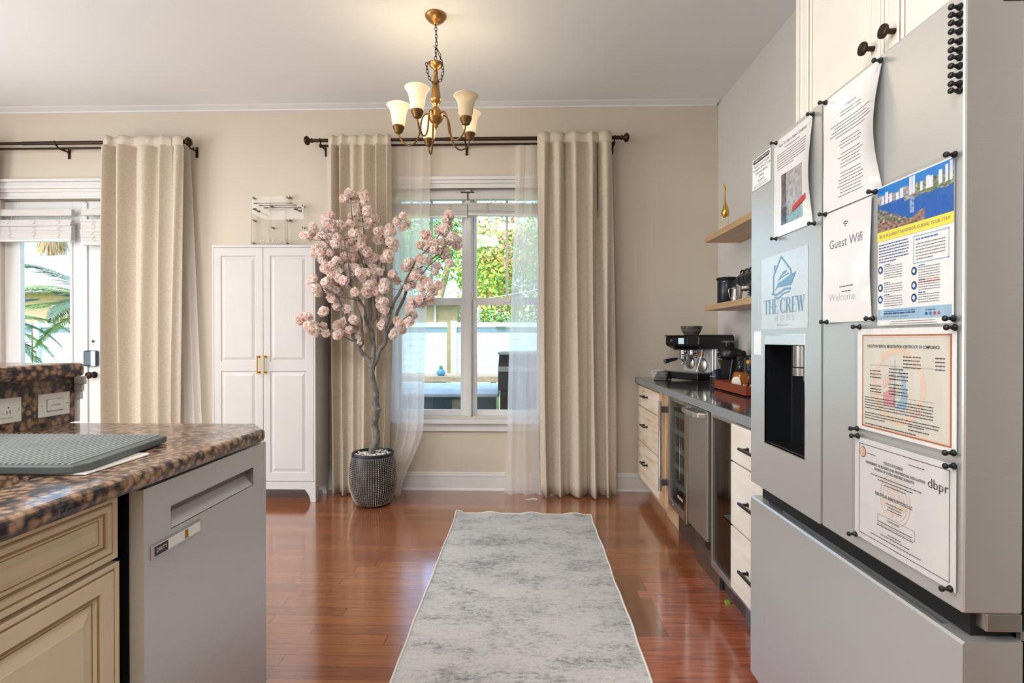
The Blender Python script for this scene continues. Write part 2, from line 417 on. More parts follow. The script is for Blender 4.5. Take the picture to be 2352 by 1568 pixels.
        if s.col is not None:
            ca = me.color_attributes.new('print', 'FLOAT_COLOR', 'POINT')
            cols = s.col+[(1, 1, 1, 1)]*(len(vs)-len(s.col))
            ca.data.foreach_set('color', [c for q in cols for c in q])
        me.update()
        o = bpy.data.objects.new(name, me); sc.collection.objects.link(o)
        if parent is not None: o.parent = parent
        else: o.location = L
        if bevel:
            b = o.modifiers.new('bevel', 'BEVEL'); b.width = bevel; b.segments = seg; b.limit_method = 'ANGLE'; b.angle_limit = R(35)
        if solid:
            b = o.modifiers.new('thick', 'SOLIDIFY'); b.thickness = solid; b.offset = 0
        return o
def mw(o):
    m_ = Matrix.LocRotScale(o.location, o.rotation_euler, o.scale)
    return mw(o.parent) @ m_ if o.parent else m_
def tag(o, label=None, cat=None, group=None, kind=None):
    if label: o['label'] = label
    if cat: o['category'] = cat
    if group: o['group'] = group
    if kind: o['kind'] = kind
    return o
def thing(name, loc, label, cat, group=None, rz=0):
    o = bpy.data.objects.new(name, None); sc.collection.objects.link(o); o.location = loc; o.rotation_euler = (0, 0, rz)
    o.empty_display_size = .05
    return tag(o, label, cat, group)
def children(o): return [c for c in bpy.data.objects if c.parent == o]
def copy_tree(o, parent=None):
    c = o.copy(); sc.collection.objects.link(c); c.parent = parent
    for ch in children(o): copy_tree(ch, c)
    return c
def B(a, b, name, mats, parent=None, bevel=0):
    q = MB(); q.box(a, b); return q.build(name, mats, parent, bevel)
def frame_box(q, x0, z0, x1, z1, y0, y1, l, r, b, t, mi=0):
    q.box((x0, y0, z0), (x0+l, y1, z1), mi); q.box((x1-r, y0, z0), (x1, y1, z1), mi)
    q.box((x0+l, y0, z0), (x1-r, y1, z0+b), mi); q.box((x0+l, y0, z1-t), (x1-r, y1, z1), mi)
def box_hole(q, a, b, face, hole, depth, mi=0, mih=1):
    """a box whose one face has a rectangular recess"""
    x0, y0, z0 = a; x1, y1, z1 = b
    if face in '-X+X':
        F, K = (x0, x1) if face == '-X' else (x1, x0); d = depth if face == '-X' else -depth
        fn = lambda u, v, w_: (w_, u, v); U0, U1, V0, V1 = y0, y1, z0, z1
    else:
        F, K = z1, z0; d = -depth; fn = lambda u, v, w_: (u, v, w_); U0, U1, V0, V1 = x0, x1, y0, y1
    u0, v0, u1, v1 = hole
    O = [(U0, V0), (U1, V0), (U1, V1), (U0, V1)]; I = [(u0, v0), (u1, v0), (u1, v1), (u0, v1)]
    vo = [fn(u, v, F) for u, v in O]; vi = [fn(u, v, F) for u, v in I]; vb = [fn(u, v, F+d) for u, v in I]; vk = [fn(u, v, K) for u, v in O]
    q.add(vo+vi, [(k, (k+1) % 4, 4+(k+1) % 4, 4+k) for k in range(4)], mi)
    q.add(vi+vb, [(k, (k+1) % 4, 4+(k+1) % 4, 4+k) for k in range(4)]+[(4, 5, 6, 7)], mih)
    q.add(vo+vk, [(k, (k+1) % 4, 4+(k+1) % 4, 4+k) for k in range(4)]+[(4, 5, 6, 7)], mi)

# ============================================================ the room
D, XR, XL, YB, ZC = 4.167, 1.519, -5.1, -2.8, 3.06
def struct(q, name, mats, bevel=0, parent=None):
    o = q.build(name, mats, parent, bevel)
    if parent is None: o['kind'] = 'structure'
    return o
q = MB(); q.box((XL, YB, -.1), (XR, D+.2, 0)); struct(q, 'floor', 'plank_floor')
q = MB(); q.box((XL-.1, YB-.1, ZC), (XR+.1, D+.2, ZC+.12)); struct(q, 'ceiling', 'ceiling_paint')
WX0, WX1, WZ0, WZ1 = -1.075, .155, .585, 2.405      # twin window opening
DX0, DX1, DZ1 = -4.285, -2.90, 2.345                # french door opening
q = MB()
for a, b in [((XL, -.1), (DX0, ZC)), ((DX0, DZ1), (DX1, ZC)), ((DX1, -.1), (WX0, ZC)), ((WX0, -.1), (WX1, WZ0)), ((WX0, WZ1), (WX1, ZC)), ((WX1, -.1), (XR+.1, ZC))]:
    q.box((a[0], D, a[1]), (b[0], D+.09, b[1]))
struct(q, 'wall_front', 'wall_paint')
q = MB(); q.box((XR, YB, -.1), (XR+.1, D, ZC)); struct(q, 'wall_right', 'wall_grey_paint')
q = MB(); q.box((XL-.1, YB, -.1), (XL, D, ZC)); struct(q, 'wall_left', 'wall_paint')
q = MB(); q.box((XL, YB-.1, -.1), (XR, YB, ZC)); struct(q, 'wall_back', 'wall_paint')
# tall tan cabinet added out of view to brown the fridge side's reflection
t = thing('reflected_cabinet', (1.22, -.75, 0), 'unseen tall tan cabinet added for the fridge side to reflect', 'cabinet')
q = MB(); q.box((.97, -1.5, .1), (1.515, .2, 2.5)); q.box((1.03, -1.5, 0), (1.515, .2, .1)); q.build('body', 'shed_brown', t, .003)
for y0 in (-1.49, -.645):
    q = MB(); fn = lambda u, v, h, y0=y0: (.968-h, y0+.835-u, .12+v); q.rings(fn, .835, 2.36, [(0, -.015, 0), (.003, 0, 0), (.07, 0, 0), (.08, -.006, 0), (.12, -.001, 0)]); q.build('door', 'shed_brown', t)
# crown moulding of the window wall
q = MB()
pr = [(D, 3.044), (D-.012, 3.044), (D-.02, 3.05), (D-.055, 3.053), (D-.085, 3.056), (D-.10, 3.0598), (D, 3.0598)]
q.prism(pr, lambda u, v, h: (XL+.01+h, u, v), XR-.03-XL); struct(q, 'trim_1', 'ceiling_paint')
# baseboards
def baseboard(x0, x1, name):
    q = MB()
    pr = [(D, 0), (D-.022, 0), (D-.022, .008), (D-.017, .017), (D-.012, .02), (D-.012, .112), (D-.016, .114), (D-.016, .122), (D-.011, .126), (D-.011, .138), (D-.005, .145), (D, .145)]
    q.prism(pr, lambda u, v, h: (x0+h, u, v), x1-x0); struct(q, name, 'white_paint')
baseboard(DX1+.09, WX0-.0, 'baseboard_left'); baseboard(WX0, .985, 'baseboard_right')

# ------------------------------------------------------------ twin sash window
def casing(q, x0, x1, z0, z1, wd, sill):
    def strip(a, b): q.box((a[0], D-.016, a[1]), (b[0], D, b[1]))
    for xa in (x0-wd, x1): strip((xa, z0), (xa+wd, z1)); q.box((xa+.012, D-.024, z0), (xa+.024, D-.016, z1)); q.box((xa+wd-.03, D-.024, z0), (xa+wd-.015, D-.016, z1))
    strip((x0-wd, z1), (x1+wd, z1+wd)); q.box((x0-wd-.012, D-.04, z1+wd-.02), (x1+wd+.012, D, z1+wd+.006)); q.box((x0-wd, D-.028, z1+wd-.045), (x1+wd, D, z1+wd-.02))
    q.box((x0-wd, D-.028, z1), (x1+wd, D, z1+.016))
q = MB(); casing(q, WX0, WX1, WZ0, WZ1, .085, True); struct(q, 'trim_2', 'trim_white', .002)
q = MB(); q.box((WX0-.10, D-.06, WZ0-.046), (WX1+.10, D+.06, WZ0-.018)); q.box((WX0-.085, D-.02, WZ0-.11), (WX1+.085, D, WZ0-.046)); q.box((WX0-.085, D-.03, WZ0-.062), (WX1+.085, D, WZ0-.046)); q.box((WX0-.085, D-.026, WZ0-.11), (WX1+.085, D, WZ0-.098))
struct(q, 'trim_3', 'trim_white', .002)
win = thing('window_1', (-.46, D+.1, WZ0), None, None); win['kind'] = 'structure'
q = MB(); MX = -.46
frame_box(q, WX0, WZ0-.02, WX1, WZ1, D+.03, D+.19, .028, .028, .024, .03); q.box((MX-.030, D+.0305, WZ0+.004), (MX+.030, D+.1895, WZ1-.03))
q.box((MX-.022, D+.012, WZ0), (MX+.022, D+.03, WZ1))
q.build('window_frame', 'trim_white', win, .003)
for x0, x1 in ((WX0+.028, MX-.030), (MX+.030, WX1-.028)):
    for up in (0, 1):
        z0, z1 = (WZ0+.004, 1.535) if not up else (1.50, WZ1-.03); y0 = D+.06+(.035 if up else 0); y1 = y0+.032
        q = MB(); s_ = .036 if not up else .03
        frame_box(q, x0, z0, x1, z1, y0, y1, s_, s_, .045, .05 if not up else .035)
        if up: q.box(((x0+x1)/2-.010, y0+.004, z0+.045), ((x0+x1)/2+.010, y1-.004, z1-.035))
        else: q.box(((x0+x1)/2-.03, y0-.012, z1-.03), ((x0+x1)/2+.03, y0, z1-.008))
        sash = q.build('sash', 'white_paint', win, .002)
        q = MB(); q.box((x0+s_-.005, y0+.013, z0+.03), (x1-s_+.005, y0+.017, z1-.03)); q.build('pane', 'pane_glass', sash)

# bamboo blinds drawn up at the head of the window
def blind(x0, x1, zt, zb, y, label, tilt=0, group='drawn-up white bamboo blinds', slats=9, nop=2, seed=0):
    t = thing('bamboo_blind', ((x0+x1)/2, y, zb), label, 'blind', group)
    rnd = random.Random(seed)
    q = MB(); q.box((x0, y-.018, zt-.052), (x1, y+.014, zt)); q.build('headrail', 'bamboo_white', t, .002)
    q = MB(); n = slats; H = (zt-.085)-zb-.018
    for i in range(n):
        z = zb+.018+H*(i+.5)/n; o = rnd.uniform(-.006, .006)
        def fn(u, v, k=0): pass
        h = H/n*.46
        q.add([(x0, y-.022+o, z-h-tilt), (x1, y-.022+o, z-h+tilt), (x1, y-.026+o, z+h+tilt), (x0, y-.026+o, z+h-tilt), (x0, y+.016, z-h-tilt), (x1, y+.016, z-h+tilt), (x1, y+.016, z+h+tilt), (x0, y+.016, z+h-tilt)],
              [(0, 1, 2, 3), (4, 7, 6, 5), (0, 4, 5, 1), (3, 2, 6, 7), (0, 3, 7, 4), (1, 5, 6, 2)])
    q.build('slat_bundle', 'bamboo_white', t)
    q = MB(); q.add([(x0, y-.026, zb-tilt), (x1, y-.026, zb+tilt), (x1, y-.026, zb+.017+tilt), (x0, y-.026, zb+.017-tilt), (x0, y+.018, zb-tilt), (x1, y+.018, zb+tilt), (x1, y+.018, zb+.017+tilt), (x0, y+.018, zb+.017-tilt)],
              [(0, 1, 2, 3), (4, 7, 6, 5), (0, 4, 5, 1), (3, 2, 6, 7), (0, 3, 7, 4), (1, 5, 6, 2)])
    q.build('bottom_rail', 'white_paint', t, .002)
    for k in range(nop):
        q = MB(); xc = x0+(x1-x0)*(k+.5)/nop
        pts = [(xc+.022*math.sin(i*1.9+k)*rnd.uniform(.5, 1), y-.030-.003*math.cos(i), zb+.02+H*i/16) for i in range(17)]
        pts = [(xc, y, zt-.05), (xc, y-.005, zt-.085)]+pts[::-1]; q.tube(pts, .0018, 5)
        q.build('ladder_string', 'cord_white', t)
    return t
b1 = blind(WX0+.03, MX-.004, 2.372, 2.176, D+.005, 'white bamboo blind bunched up in left half of the window', seed=1)
b2 = blind(MX+.004, WX1-.03, 2.372, 2.186, D+.005, 'white bamboo blind sloping slightly in right half of the window', tilt=-.006, seed=2)
q = MB(); q.tube([(-.405, D-.022, 2.33), (-.405, D-.024, 1.52)], .0013, 6); q.tube([(-.396, D-.022, 2.33), (-.396, D-.024, 1.52)], .0013, 6); q.lathe((-.40, D-.024, 1.44), [(.002, 0), (.006, .01), (.005, .05), (.002, .08)], 10)
q.build('pull_cord', 'cord_white', b2)
q = MB(); q.box((MX-.055, D-.018, 2.374), (MX+.05, D+.02, 2.380)); q.box((MX-.002, D-.022, 2.31), (MX+.002, D-.01, 2.378)); q.build('mounting_bracket', 'bronze', b2)

# ------------------------------------------------------------ french door
q = MB(); casing(q, DX0, DX1, 0.0, DZ1, .10, False); q.box((DX0-.12, D-.05, DZ1+.135), (DX1+.12, D, DZ1+.155)); q.box((DX0-.11, D-.03, DZ1+.10), (DX1+.11, D, DZ1+.135)); struct(q, 'trim_4', 'trim_white', .002)
def leaf(name, x0, x1, gx0, gx1, zg0=.28, zg1=2.15):
    t = thing(name, ((x0+x1)/2, D+.06, 0), None, None); t['kind'] = 'structure'
    y0, y1 = D+.03, D+.075; q = MB()
    for a, b in [((x0, .01), (gx0, DZ1-.008)), ((gx1, .01), (x1, DZ1-.008)), ((gx0, .01), (gx1, zg0)), ((gx0, zg1), (gx1, DZ1-.008))]: q.box((a[0], y0, a[1]), (b[0], y1, b[1]))
    q.build('door_frame', 'trim_white', t, .002)
    q = MB(); w_ = .022
    frame_box(q, gx0-.004, zg0-.004, gx1+.004, zg1+.004, y0-.010, y0+.03, w_, w_, w_, w_)
    q.build('glazing_bead', 'white_paint', t, .004)
    q = MB(); q.box((gx0+.01, D+.045, zg0+.01), (gx1-.01, D+.05, zg1-.01)); q.build('pane', 'pane_glass', t)
    return t
LX = -3.60
leaf('door_1', DX0, LX-.004, -4.165, -3.715)
d2 = leaf('door_2', LX+.004, DX1, -3.455, -3.04)
q = MB(); q.box((LX-.022, D+.016, .01), (LX+.016, D+.03, DZ1-.02)); q.build('astragal', 'trim_white', d2, .003)
q = MB(); q.box((-3.605, D-.004, .985), (-3.495, D+.03, 1.115)); dl = q.build('smart_lock', 'lock_teal', d2, .012); dl['label'] = 'dark teal keypad lock'
q = MB(); q.box((-3.537, D-.007, .99), (-3.50, D-.003, 1.11)); q.build('lock_face', 'screen_blue', dl, .003)
q = MB(); q.lathe((-3.535, D+.03, .915), [(.027, 0), (.027, .006), (.011, .010), (.010, .035), (.026, .045), (.029, .058), (.024, .070), (0, .073)], 20, 0, (0, -1, 0)); q.build('door_knob', 'bronze', d2)
q = MB(); q.cyl((-3.545, D+.031, 1.19), (-3.545, D+.026, 1.19), .011, 16); q.cyl((-3.545, D+.031, 1.165), (-3.545, D+.028, 1.165), .004, 10); q.build('bolt_hole', 'black_metal', d2)
blind(-4.265, -3.655, 2.255, 1.995, D-.03, 'white bamboo blind bunched up on left leaf of the glass door', seed=5, nop=3, slats=9)
blind(-3.575, -2.93, 2.255, 1.965, D-.03, 'white bamboo blind on right door leaf, half behind beige curtain', seed=6, nop=3, slats=9)

# ------------------------------------------------------------ double curtain rods
def rod(x0, x1, z, label, ends, brackets, joint=None):
    t = thing('double_curtain_rod', ((x0+x1)/2, 4.06, z-.02), label, 'curtain rod', 'black double curtain rods')
    q = MB(); q.cyl((x0, 4.045, z), (x1, 4.045, z), .0125, 16)
    if joint: q.cyl((joint, 4.045, z), (x1, 4.045, z), .0145, 16)
    q.build('front_rod', 'bronze', t)
    q = MB(); q.cyl((x0+.05, 4.105, z-.020), (x1-.05, 4.105, z-.020), .0085, 14); q.build('rear_rod', 'bronze', t)
    for x, sg in ends:
        q = MB(); q.lathe((x, 4.045, z), [(.013, 0), (.018, .004), (.018, .012), (.012, .018), (.02, .026), (.032, .034), (.036, .046), (.030, .058), (.016, .066), (0, .068)], 22, 0, (sg, 0, 0)); q.build('finial', 'bronze', t)
        q = MB(); q.lathe((x-sg*.05, 4.105, z-.02), [(.010, 0), (.016, .008), (.016, .018), (0, .022)], 16, 0, (sg, 0, 0)); q.build('end_cap', 'bronze', t)
    for x in brackets:
        q = MB(); q.box((x-.010, D-.006, z-.085), (x+.010, D, z+.0)); q.box((x-.006, 4.10, z-.040), (x+.006, D, z-.028))
        q.tube([(x, 4.11, z-.034), (x, 4.09, z-.038), (x, 4.065, z-.032), (x, 4.045, z-.018), (x, 4.03, z-.002), (x, 4.028, z+.012)], .0055, 8)
        q.tube([(x, 4.10, z-.033), (x, 4.118, z-.028), (x, 4.118, z-.014)], .005, 8)
        q.tube([(x, 4.045+.0155*math.cos(a), z+.0155*math.sin(a)) for a in [R(d) for d in range(-180, 40, 20)]], .0035, 8)
        q.build('bracket', 'bronze', t)
    return t
rod(-1.665, .735, 2.757, 'black double rod with round finials above the twin window', [(-1.66, -1), (.73, 1)], [-1.60, -.468, .685], -.62)
rod(-4.95, -2.685, 2.757, 'black double rod above the glass door at the left', [(-2.69, 1)], [-3.71, -2.655], -3.98)

# ------------------------------------------------------------ curtains
def curtain(name, label, cat, group, xt, xb, zt, zb, y, amp, nf, seed, m_, head=.075, xm=None, solid=.0025, pinch=0, yb=0, strings=False, ampT=None):
    rnd = random.Random(seed); nu = nf*16; nv = 34
    wd = [rnd.uniform(.45, 1.7) for _ in range(nf)]; sm_ = sum(wd); cum = [0]
    for a in wd: cum.append(cum[-1]+a/sm_)
    am = [rnd.uniform(.35, 1.3) for _ in range(nf+1)]; sh = [rnd.uniform(-.35, .35) for _ in range(nf+1)]
    def fold(u):
        for k in range(nf):
            if u <= cum[k+1]+1e-9:
                f = (u-cum[k])/(cum[k+1]-cum[k]); return k, f
        return nf-1, 1
    def fn(u, v):
        k, f = fold(u); z = zt+(zb-zt)*v
        if xm: # (z fraction, x0, x1) knots
            ks = [(0, *xt)]+list(xm)+[(1, *xb)]
            for (va, a0, a1), (vb, c0, c1) in zip(ks, ks[1:]):
                if v <= vb+1e-9:
                    g = (v-va)/(vb-va); g = g*g*(3-2*g); X0 = a0+(c0-a0)*g; X1 = a1+(c1-a1)*g; break
        else:
            X0 = xt[0]+(xb[0]-xt[0])*v; X1 = xt[1]+(xb[1]-xt[1])*v
        aa = am[k]*(1-f)+am[k+1]*f
        hd = min(1, max(0, (zt-z)/head-.2)) ; A = amp*aa*(.35+.65*min(1, hd*.8+.2))*(1+.15*math.sin(3*v+k))
        if (zt-z) < head: A = amp*aa*(ampT if ampT else .28)
        ph = 2*math.pi*f
        yy = y+A*math.cos(ph)*(1+.25*math.sin(2.2*v+k*2))+yb*v*v*(min(1, max(0, (u-.58)/.3)) if seed == 41 else 1)-.35*A*math.cos(2*ph+sh[k]*3)*v+.4*A*noise.noise(Vector((u*nf*.8+seed, v*1.2, 3)))
        xx = X0+(X1-X0)*(u+.10/nf*math.sin(ph*1.0+.5)*math.sin(3.1*v+sh[k]*3)*1.2+.35*(sh[k]*(1-f)+sh[k+1]*f)*math.sin(2.5*v)/nf)
        if abs(zt-head-z) < .012: yy += A*.1
        n1 = noise.noise(Vector((u*6+seed, v*2.5, seed*.3)))
        return (xx, yy+.008*n1*(v if v < 1 else 1), z+(.006*math.sin(ph+1) if v > .99 else 0)+(.008*am[k]*math.sin(math.pi*f) if v < .01 else 0))
    vs_ = [0, .012, .024, head/(zt-zb)*.9, head/(zt-zb), head/(zt-zb)*1.15]
    vv = sorted(set(vs_+[i/nv for i in range(1, nv+1) if i/nv > vs_[-1]]))
    q = MB(); NV = len(vv)-1
    q.grid(nu, NV, lambda a, b: fn(a, vv[int(round(b*NV))]))
    o = q.build(name, m_, None, 0, ((xt[0]+xt[1])/2, y, zb)); tag(o, label, cat, group)
    if solid:
        sd_ = o.modifiers.new('thick', 'SOLIDIFY'); sd_.thickness = solid; sd_.offset = 0
    return o
G = 'linen drapes'; G2 = 'white sheer drapes'
curtain('linen_curtain', 'beige linen curtain behind the blossom tree, left of the window', 'curtain', G, (-1.525, -1.040), (-1.50, -1.065), 2.778, .012, 4.004, .040, 6, 3, 'linen', xm=[(.45, -1.51, -1.04)])
curtain('linen_curtain', 'beige linen curtain right of the window, before the coffee counter', 'curtain', G, (.092, .662), (.118, .680), 2.782, .012, 4.002, .048, 5, 11, 'linen')
curtain('linen_curtain', 'beige linen curtain beside the glass door, left of the white wardrobe', 'curtain', G, (-3.305, -2.660), (-3.285, -2.705), 2.785, .012, 4.002, .046, 5, 21, 'linen')
curtain('linen_curtain', 'sliver of linen curtain at the very left edge above the door', 'curtain', G, (-4.95, -4.235), (-4.93, -4.36), 2.785, .012, 4.0, .035, 5, 31, 'linen')
curtain('sheer_curtain', 'white sheer curtain just right of the blossom tree pot', 'curtain', G2, (-1.578, -.752), (-1.50, -.955), 2.75, .004, 4.105, .010, 9, 41, 'sheer_cloth', xm=[(.80, -1.50, -.785)], solid=0, yb=-.11, head=.03)
curtain('sheer_curtain', 'white sheer curtain tucked behind the right linen curtain of the window', 'curtain', G2, (-.082, .30), (-.165, .33), 2.75, .004, 4.105, .012, 5, 45, 'sheer_cloth', xm=[(.8, -.145, .28)], solid=0, yb=-.05, head=.03)
curtain('sheer_curtain', 'white sheer curtain flaring out beside the wardrobe and door curtain', 'curtain', G2, (-3.15, -2.672), (-3.0, -2.545), 2.75, .004, 4.105, .012, 6, 51, 'sheer_cloth', solid=0, head=.03, yb=-.05)
q = MB(); q.tube([(.03+.035*math.cos(a)+.01*i*.1, 3.93+.02*math.sin(a*1.3), .004) for i, a in enumerate([k*.5 for k in range(30)])], .0016, 6)
tag(q.build('curtain_cord', 'cord_white'), 'thin white cord coiled on the floor below the sheer curtain', 'cord')

# ------------------------------------------------------------ white wardrobe
wx0, wx1, wy0, wy1 = -2.327, -1.552, 3.822, 4.075
t = thing('wardrobe', ((wx0+wx1)/2, (wy0+wy1)/2, 0), 'tall white two-door wardrobe with small curved feet and brass pulls', 'wardrobe')
q = MB(); q.box((wx0, wy0+.02, .095), (wx1, wy1, 1.897)); q.box((wx0-.004, wy0, 1.887), (wx1+.004, wy1, 1.905)); q.box((wx0, wy0+.0, .095), (wx1, wy0+.02, .152)); q.box((wx0, wy0, .152), (wx0+.014, wy0+.02, 1.887)); q.box((wx1-.014, wy0, .152), (wx1, wy0+.02, 1.887))
q.build('body', 'wardrobe_white', t, .002)
def panel_rings(q, fn, u0, v0, u1, v1):
    f2 = lambda u, v, h: fn(u0+u, v0+v, h)
    q.rings(f2, u1-u0, v1-v0, [(0, 0, 0), (.006, -.006, 0), (.014, -.006, 0), (.034, .001, 0), (.036, .001, 0)])
def door_face(q, fn, W, H, th, panels):
    """slab front with rectangular cut-outs for the panels"""
    us = sorted({0, W}|{p[0] for p in panels}|{p[2] for p in panels}); vs = sorted({0, H}|{p[1] for p in panels}|{p[3] for p in panels})
    for i in range(len(us)-1):
        for j in range(len(vs)-1):
            cu, cv = (us[i]+us[i+1])/2, (vs[j]+vs[j+1])/2
            if any(p[0] < cu < p[2] and p[1] < cv < p[3] for p in panels): continue
            q.quad(fn(us[i], vs[j], 0), fn(us[i+1], vs[j], 0), fn(us[i+1], vs[j+1], 0), fn(us[i], vs[j+1], 0))
    c = [(0, 0), (W, 0), (W, H), (0, H)]
    for k in range(4):
        a, b = c[k], c[(k+1) % 4]; q.quad(fn(*a, 0), fn(*a, -th), fn(*b, -th), fn(*b, 0))
    q.quad(fn(0, 0, -th), fn(0, H, -th), fn(W, H, -th), fn(W, 0, -th))
for x0, x1, hx in ((wx0+.016, -1.945, -1.975), (-1.941, wx1-.016, -1.925)):
    fn = lambda u, v, h, x0=x0: (x0+u, wy0-.0-h, .156+v)
    q = MB(); W, H = x1-x0, 1.729
    ps = [(.05, .06, W-.05, .06+.755), (.05, .885, W-.05, H-.06)]
    door_face(q, fn, W, H, .018, ps)
    for p in ps: panel_rings(q, fn, *p)
    dr = q.build('door', 'wardrobe_white', t)
    q = MB(); q.tube([(hx, wy0-.028, .955), (hx, wy0-.028, 1.085)], .0055, 10)
    for z in (.962, 1.078): q.cyl((hx, wy0-.028, z), (hx, wy0+.001, z), .005, 10); q.cyl((hx, wy0-.004, z), (hx, wy0+.001, z), .010, 14)
    q.build('handle', 'brass', dr)
def foot(x, y, sx, sy):
    q = MB()
    pr = [(0, 0), (.0, .095), (.085, .095), (.07, .08), (.05, .05), (.042, .02), (.038, 0)]
    q.prism(pr, lambda u, v, h: (x+sx*u, y+sy*h, v), .022); q.prism([(.0225, 0), (.0225, .0945)]+[(max(.023, a), min(.0945, b)) for a, b in pr[2:]], lambda u, v, h: (x+sx*(h+.0006), y+sy*u, v+.0002), .0215)
    q.build('foot', 'wardrobe_white', t, .002)
for x, sx in ((wx0, 1), (wx1, -1)):
    for y, sy in ((wy0, 1), (wy1, -1)): foot(x, y, sx, sy)

# ------------------------------------------------------------ acrylic rack on the wall above the wardrobe
t = thing('acrylic_rack', (-1.98, 4.1, 1.96), 'clear acrylic wall rack with three steel rods above the wardrobe', 'rack')
q = MB(); q.box((-2.196, 4.130, 1.965), (-1.90, 4.134, 2.350)); q.box((-1.90, 4.118, 1.965), (-1.764, 4.122, 2.28)); q.build('back_panel', 'acrylic', t)
q = MB(); q.box((-2.03, 4.09, 1.965), (-2.027, 4.13, 2.345)); q.box((-1.900, 4.08, 1.965), (-1.897, 4.13, 2.345)); q.build('divider', 'acrylic', t)
q = MB(); q.box((-2.196, 4.118, 1.962), (-1.764, 4.135, 1.966)); q.box((-1.766, 4.115, 1.965), (-1.763, 4.122, 2.28)); q.box((-2.197, 4.128, 1.965), (-2.194, 4.136, 2.35)); q.build('edge_strip', 'acrylic_edge', t)
for a, b, z in ((-2.153, -1.846, 2.284), (-2.111, -1.811, 2.267), (-2.073, -1.776, 2.249)):
    q = MB(); y = 4.095; q.cyl((a, y, z), (b, y, z), .0025, 8); q.cyl((a, y, z), (a+.026, y, z), .0055, 10); q.cyl((b-.026, y, z), (b, y, z), .0055, 10); q.build('rod', 'standoff', t)
for a, b in (((-2.164, 2.240), (-2.09, 2.212)), ((-1.835, 2.238), (-1.759, 2.213))):
    q = MB(); q.cyl((a[0], 4.10, a[1]), (b[0], 4.06, b[1]), .005, 8); q.cyl((a[0]+.012, 4.09, a[1]-.001), (a[0]+.034, 4.08, a[1]-.005), .007, 8); q.cyl((b[0]-.02, 4.07, b[1]+.001), (b[0], 4.06, b[1]), .007, 8); q.build('clamp', 'standoff', t)
for x, z in ((-2.174, 2.337), (-1.905, 2.342), (-1.884, 2.342), (-2.175, 2.157), (-1.905, 2.159), (-1.884, 2.159), (-2.03, 2.27), (-2.028, 2.101), (-1.779, 2.272), (-1.779, 2.10), (-2.175, 1.974), (-1.906, 1.973)):
    q = MB(); q.cyl((x, 4.126, z), (x, 4.166, z), .006, 12); q.cyl((x, 4.112, z), (x, 4.128, z), .0085, 14); q.build('standoff_bolt', 'standoff', t)
q = MB()
for k in range(5):
    x0 = -2.12+k*.045; q.tube([(x0+.03*i/10+.008*math.sin(i*1.3+k), 4.126, 1.985+.014*math.sin(i*.9+k*1.7)) for i in range(11)], .0012, 5)
q.build('lettering', 'ink_white', t)

# ------------------------------------------------------------ potted blossom tree
pot = thing('plant_pot', (-1.118, 3.80, 0), 'dark studded round pot holding the pink blossom tree', 'pot')
pc = (-1.118, 3.80)
prof = [(.098, 0), (.112, .004), (.140, .05), (.160, .11), (.170, .17), (.171, .21), (.166, .27), (.157, .33), (.149, .366), (.147, .370)]
def prad(z):
    for (r0, z0), (r1, z1) in zip(prof, prof[1:]):
        if z <= z1: return r0+(r1-r0)*(z-z0)/(z1-z0)
    return prof[-1][0]
q = MB(); q.lathe((pc[0], pc[1], 0), prof+[(.138, .370), (.138, .30), (0, .30)], 48); q.build('pot_body', 'pot_dark', pot)
q = MB(); q.lathe((pc[0], pc[1], 0), [(.147, .362), (.151, .366), (.151, .378), (.147, .383), (.139, .383), (.137, .376), (.137, .362)], 48); q.build('rim', 'pot_dark', pot)
q = MB()
for i in range(27):
    z = .02+i*.0128; r = prad(z)
    for k in range(60):
        a = 2*math.pi*k/60; c, s_ = math.cos(a), math.sin(a); w_, hh, d = .0042, .0042, .0045
        P_ = lambda dr, dt, dz: (pc[0]+(r+dr)*c-dt*s_, pc[1]+(r+dr)*s_+dt*c, z+dz)
        q.add([P_(0, -w_, -hh), P_(0, w_, -hh), P_(0, w_, hh), P_(0, -w_, hh), P_(d, 0, .001)], [(0, 1, 4), (1, 2, 4), (2, 3, 4), (3, 0, 4)], 0)
q.build('stud_pattern', 'pot_stud', pot)
q = MB(); q.lathe((pc[0], pc[1], .352), [(.137, 0), (0, .004)], 32); q.build('soil', 'soil', pot)
rnd = random.Random(7); q = MB()
for k in range(170):
    a = rnd.uniform(0, 6.283); r = .128*math.sqrt(rnd.random()); q.ball((pc[0]+r*math.cos(a), pc[1]+r*math.sin(a), .362+rnd.uniform(0, .008)), rnd.uniform(.007, .012), 8, 0, (1, rnd.uniform(.7, 1), .7))
tag(q.build('pebbles', 'pebble'), 'white pebbles covering the soil of the dark pot', 'pebbles', kind='stuff')

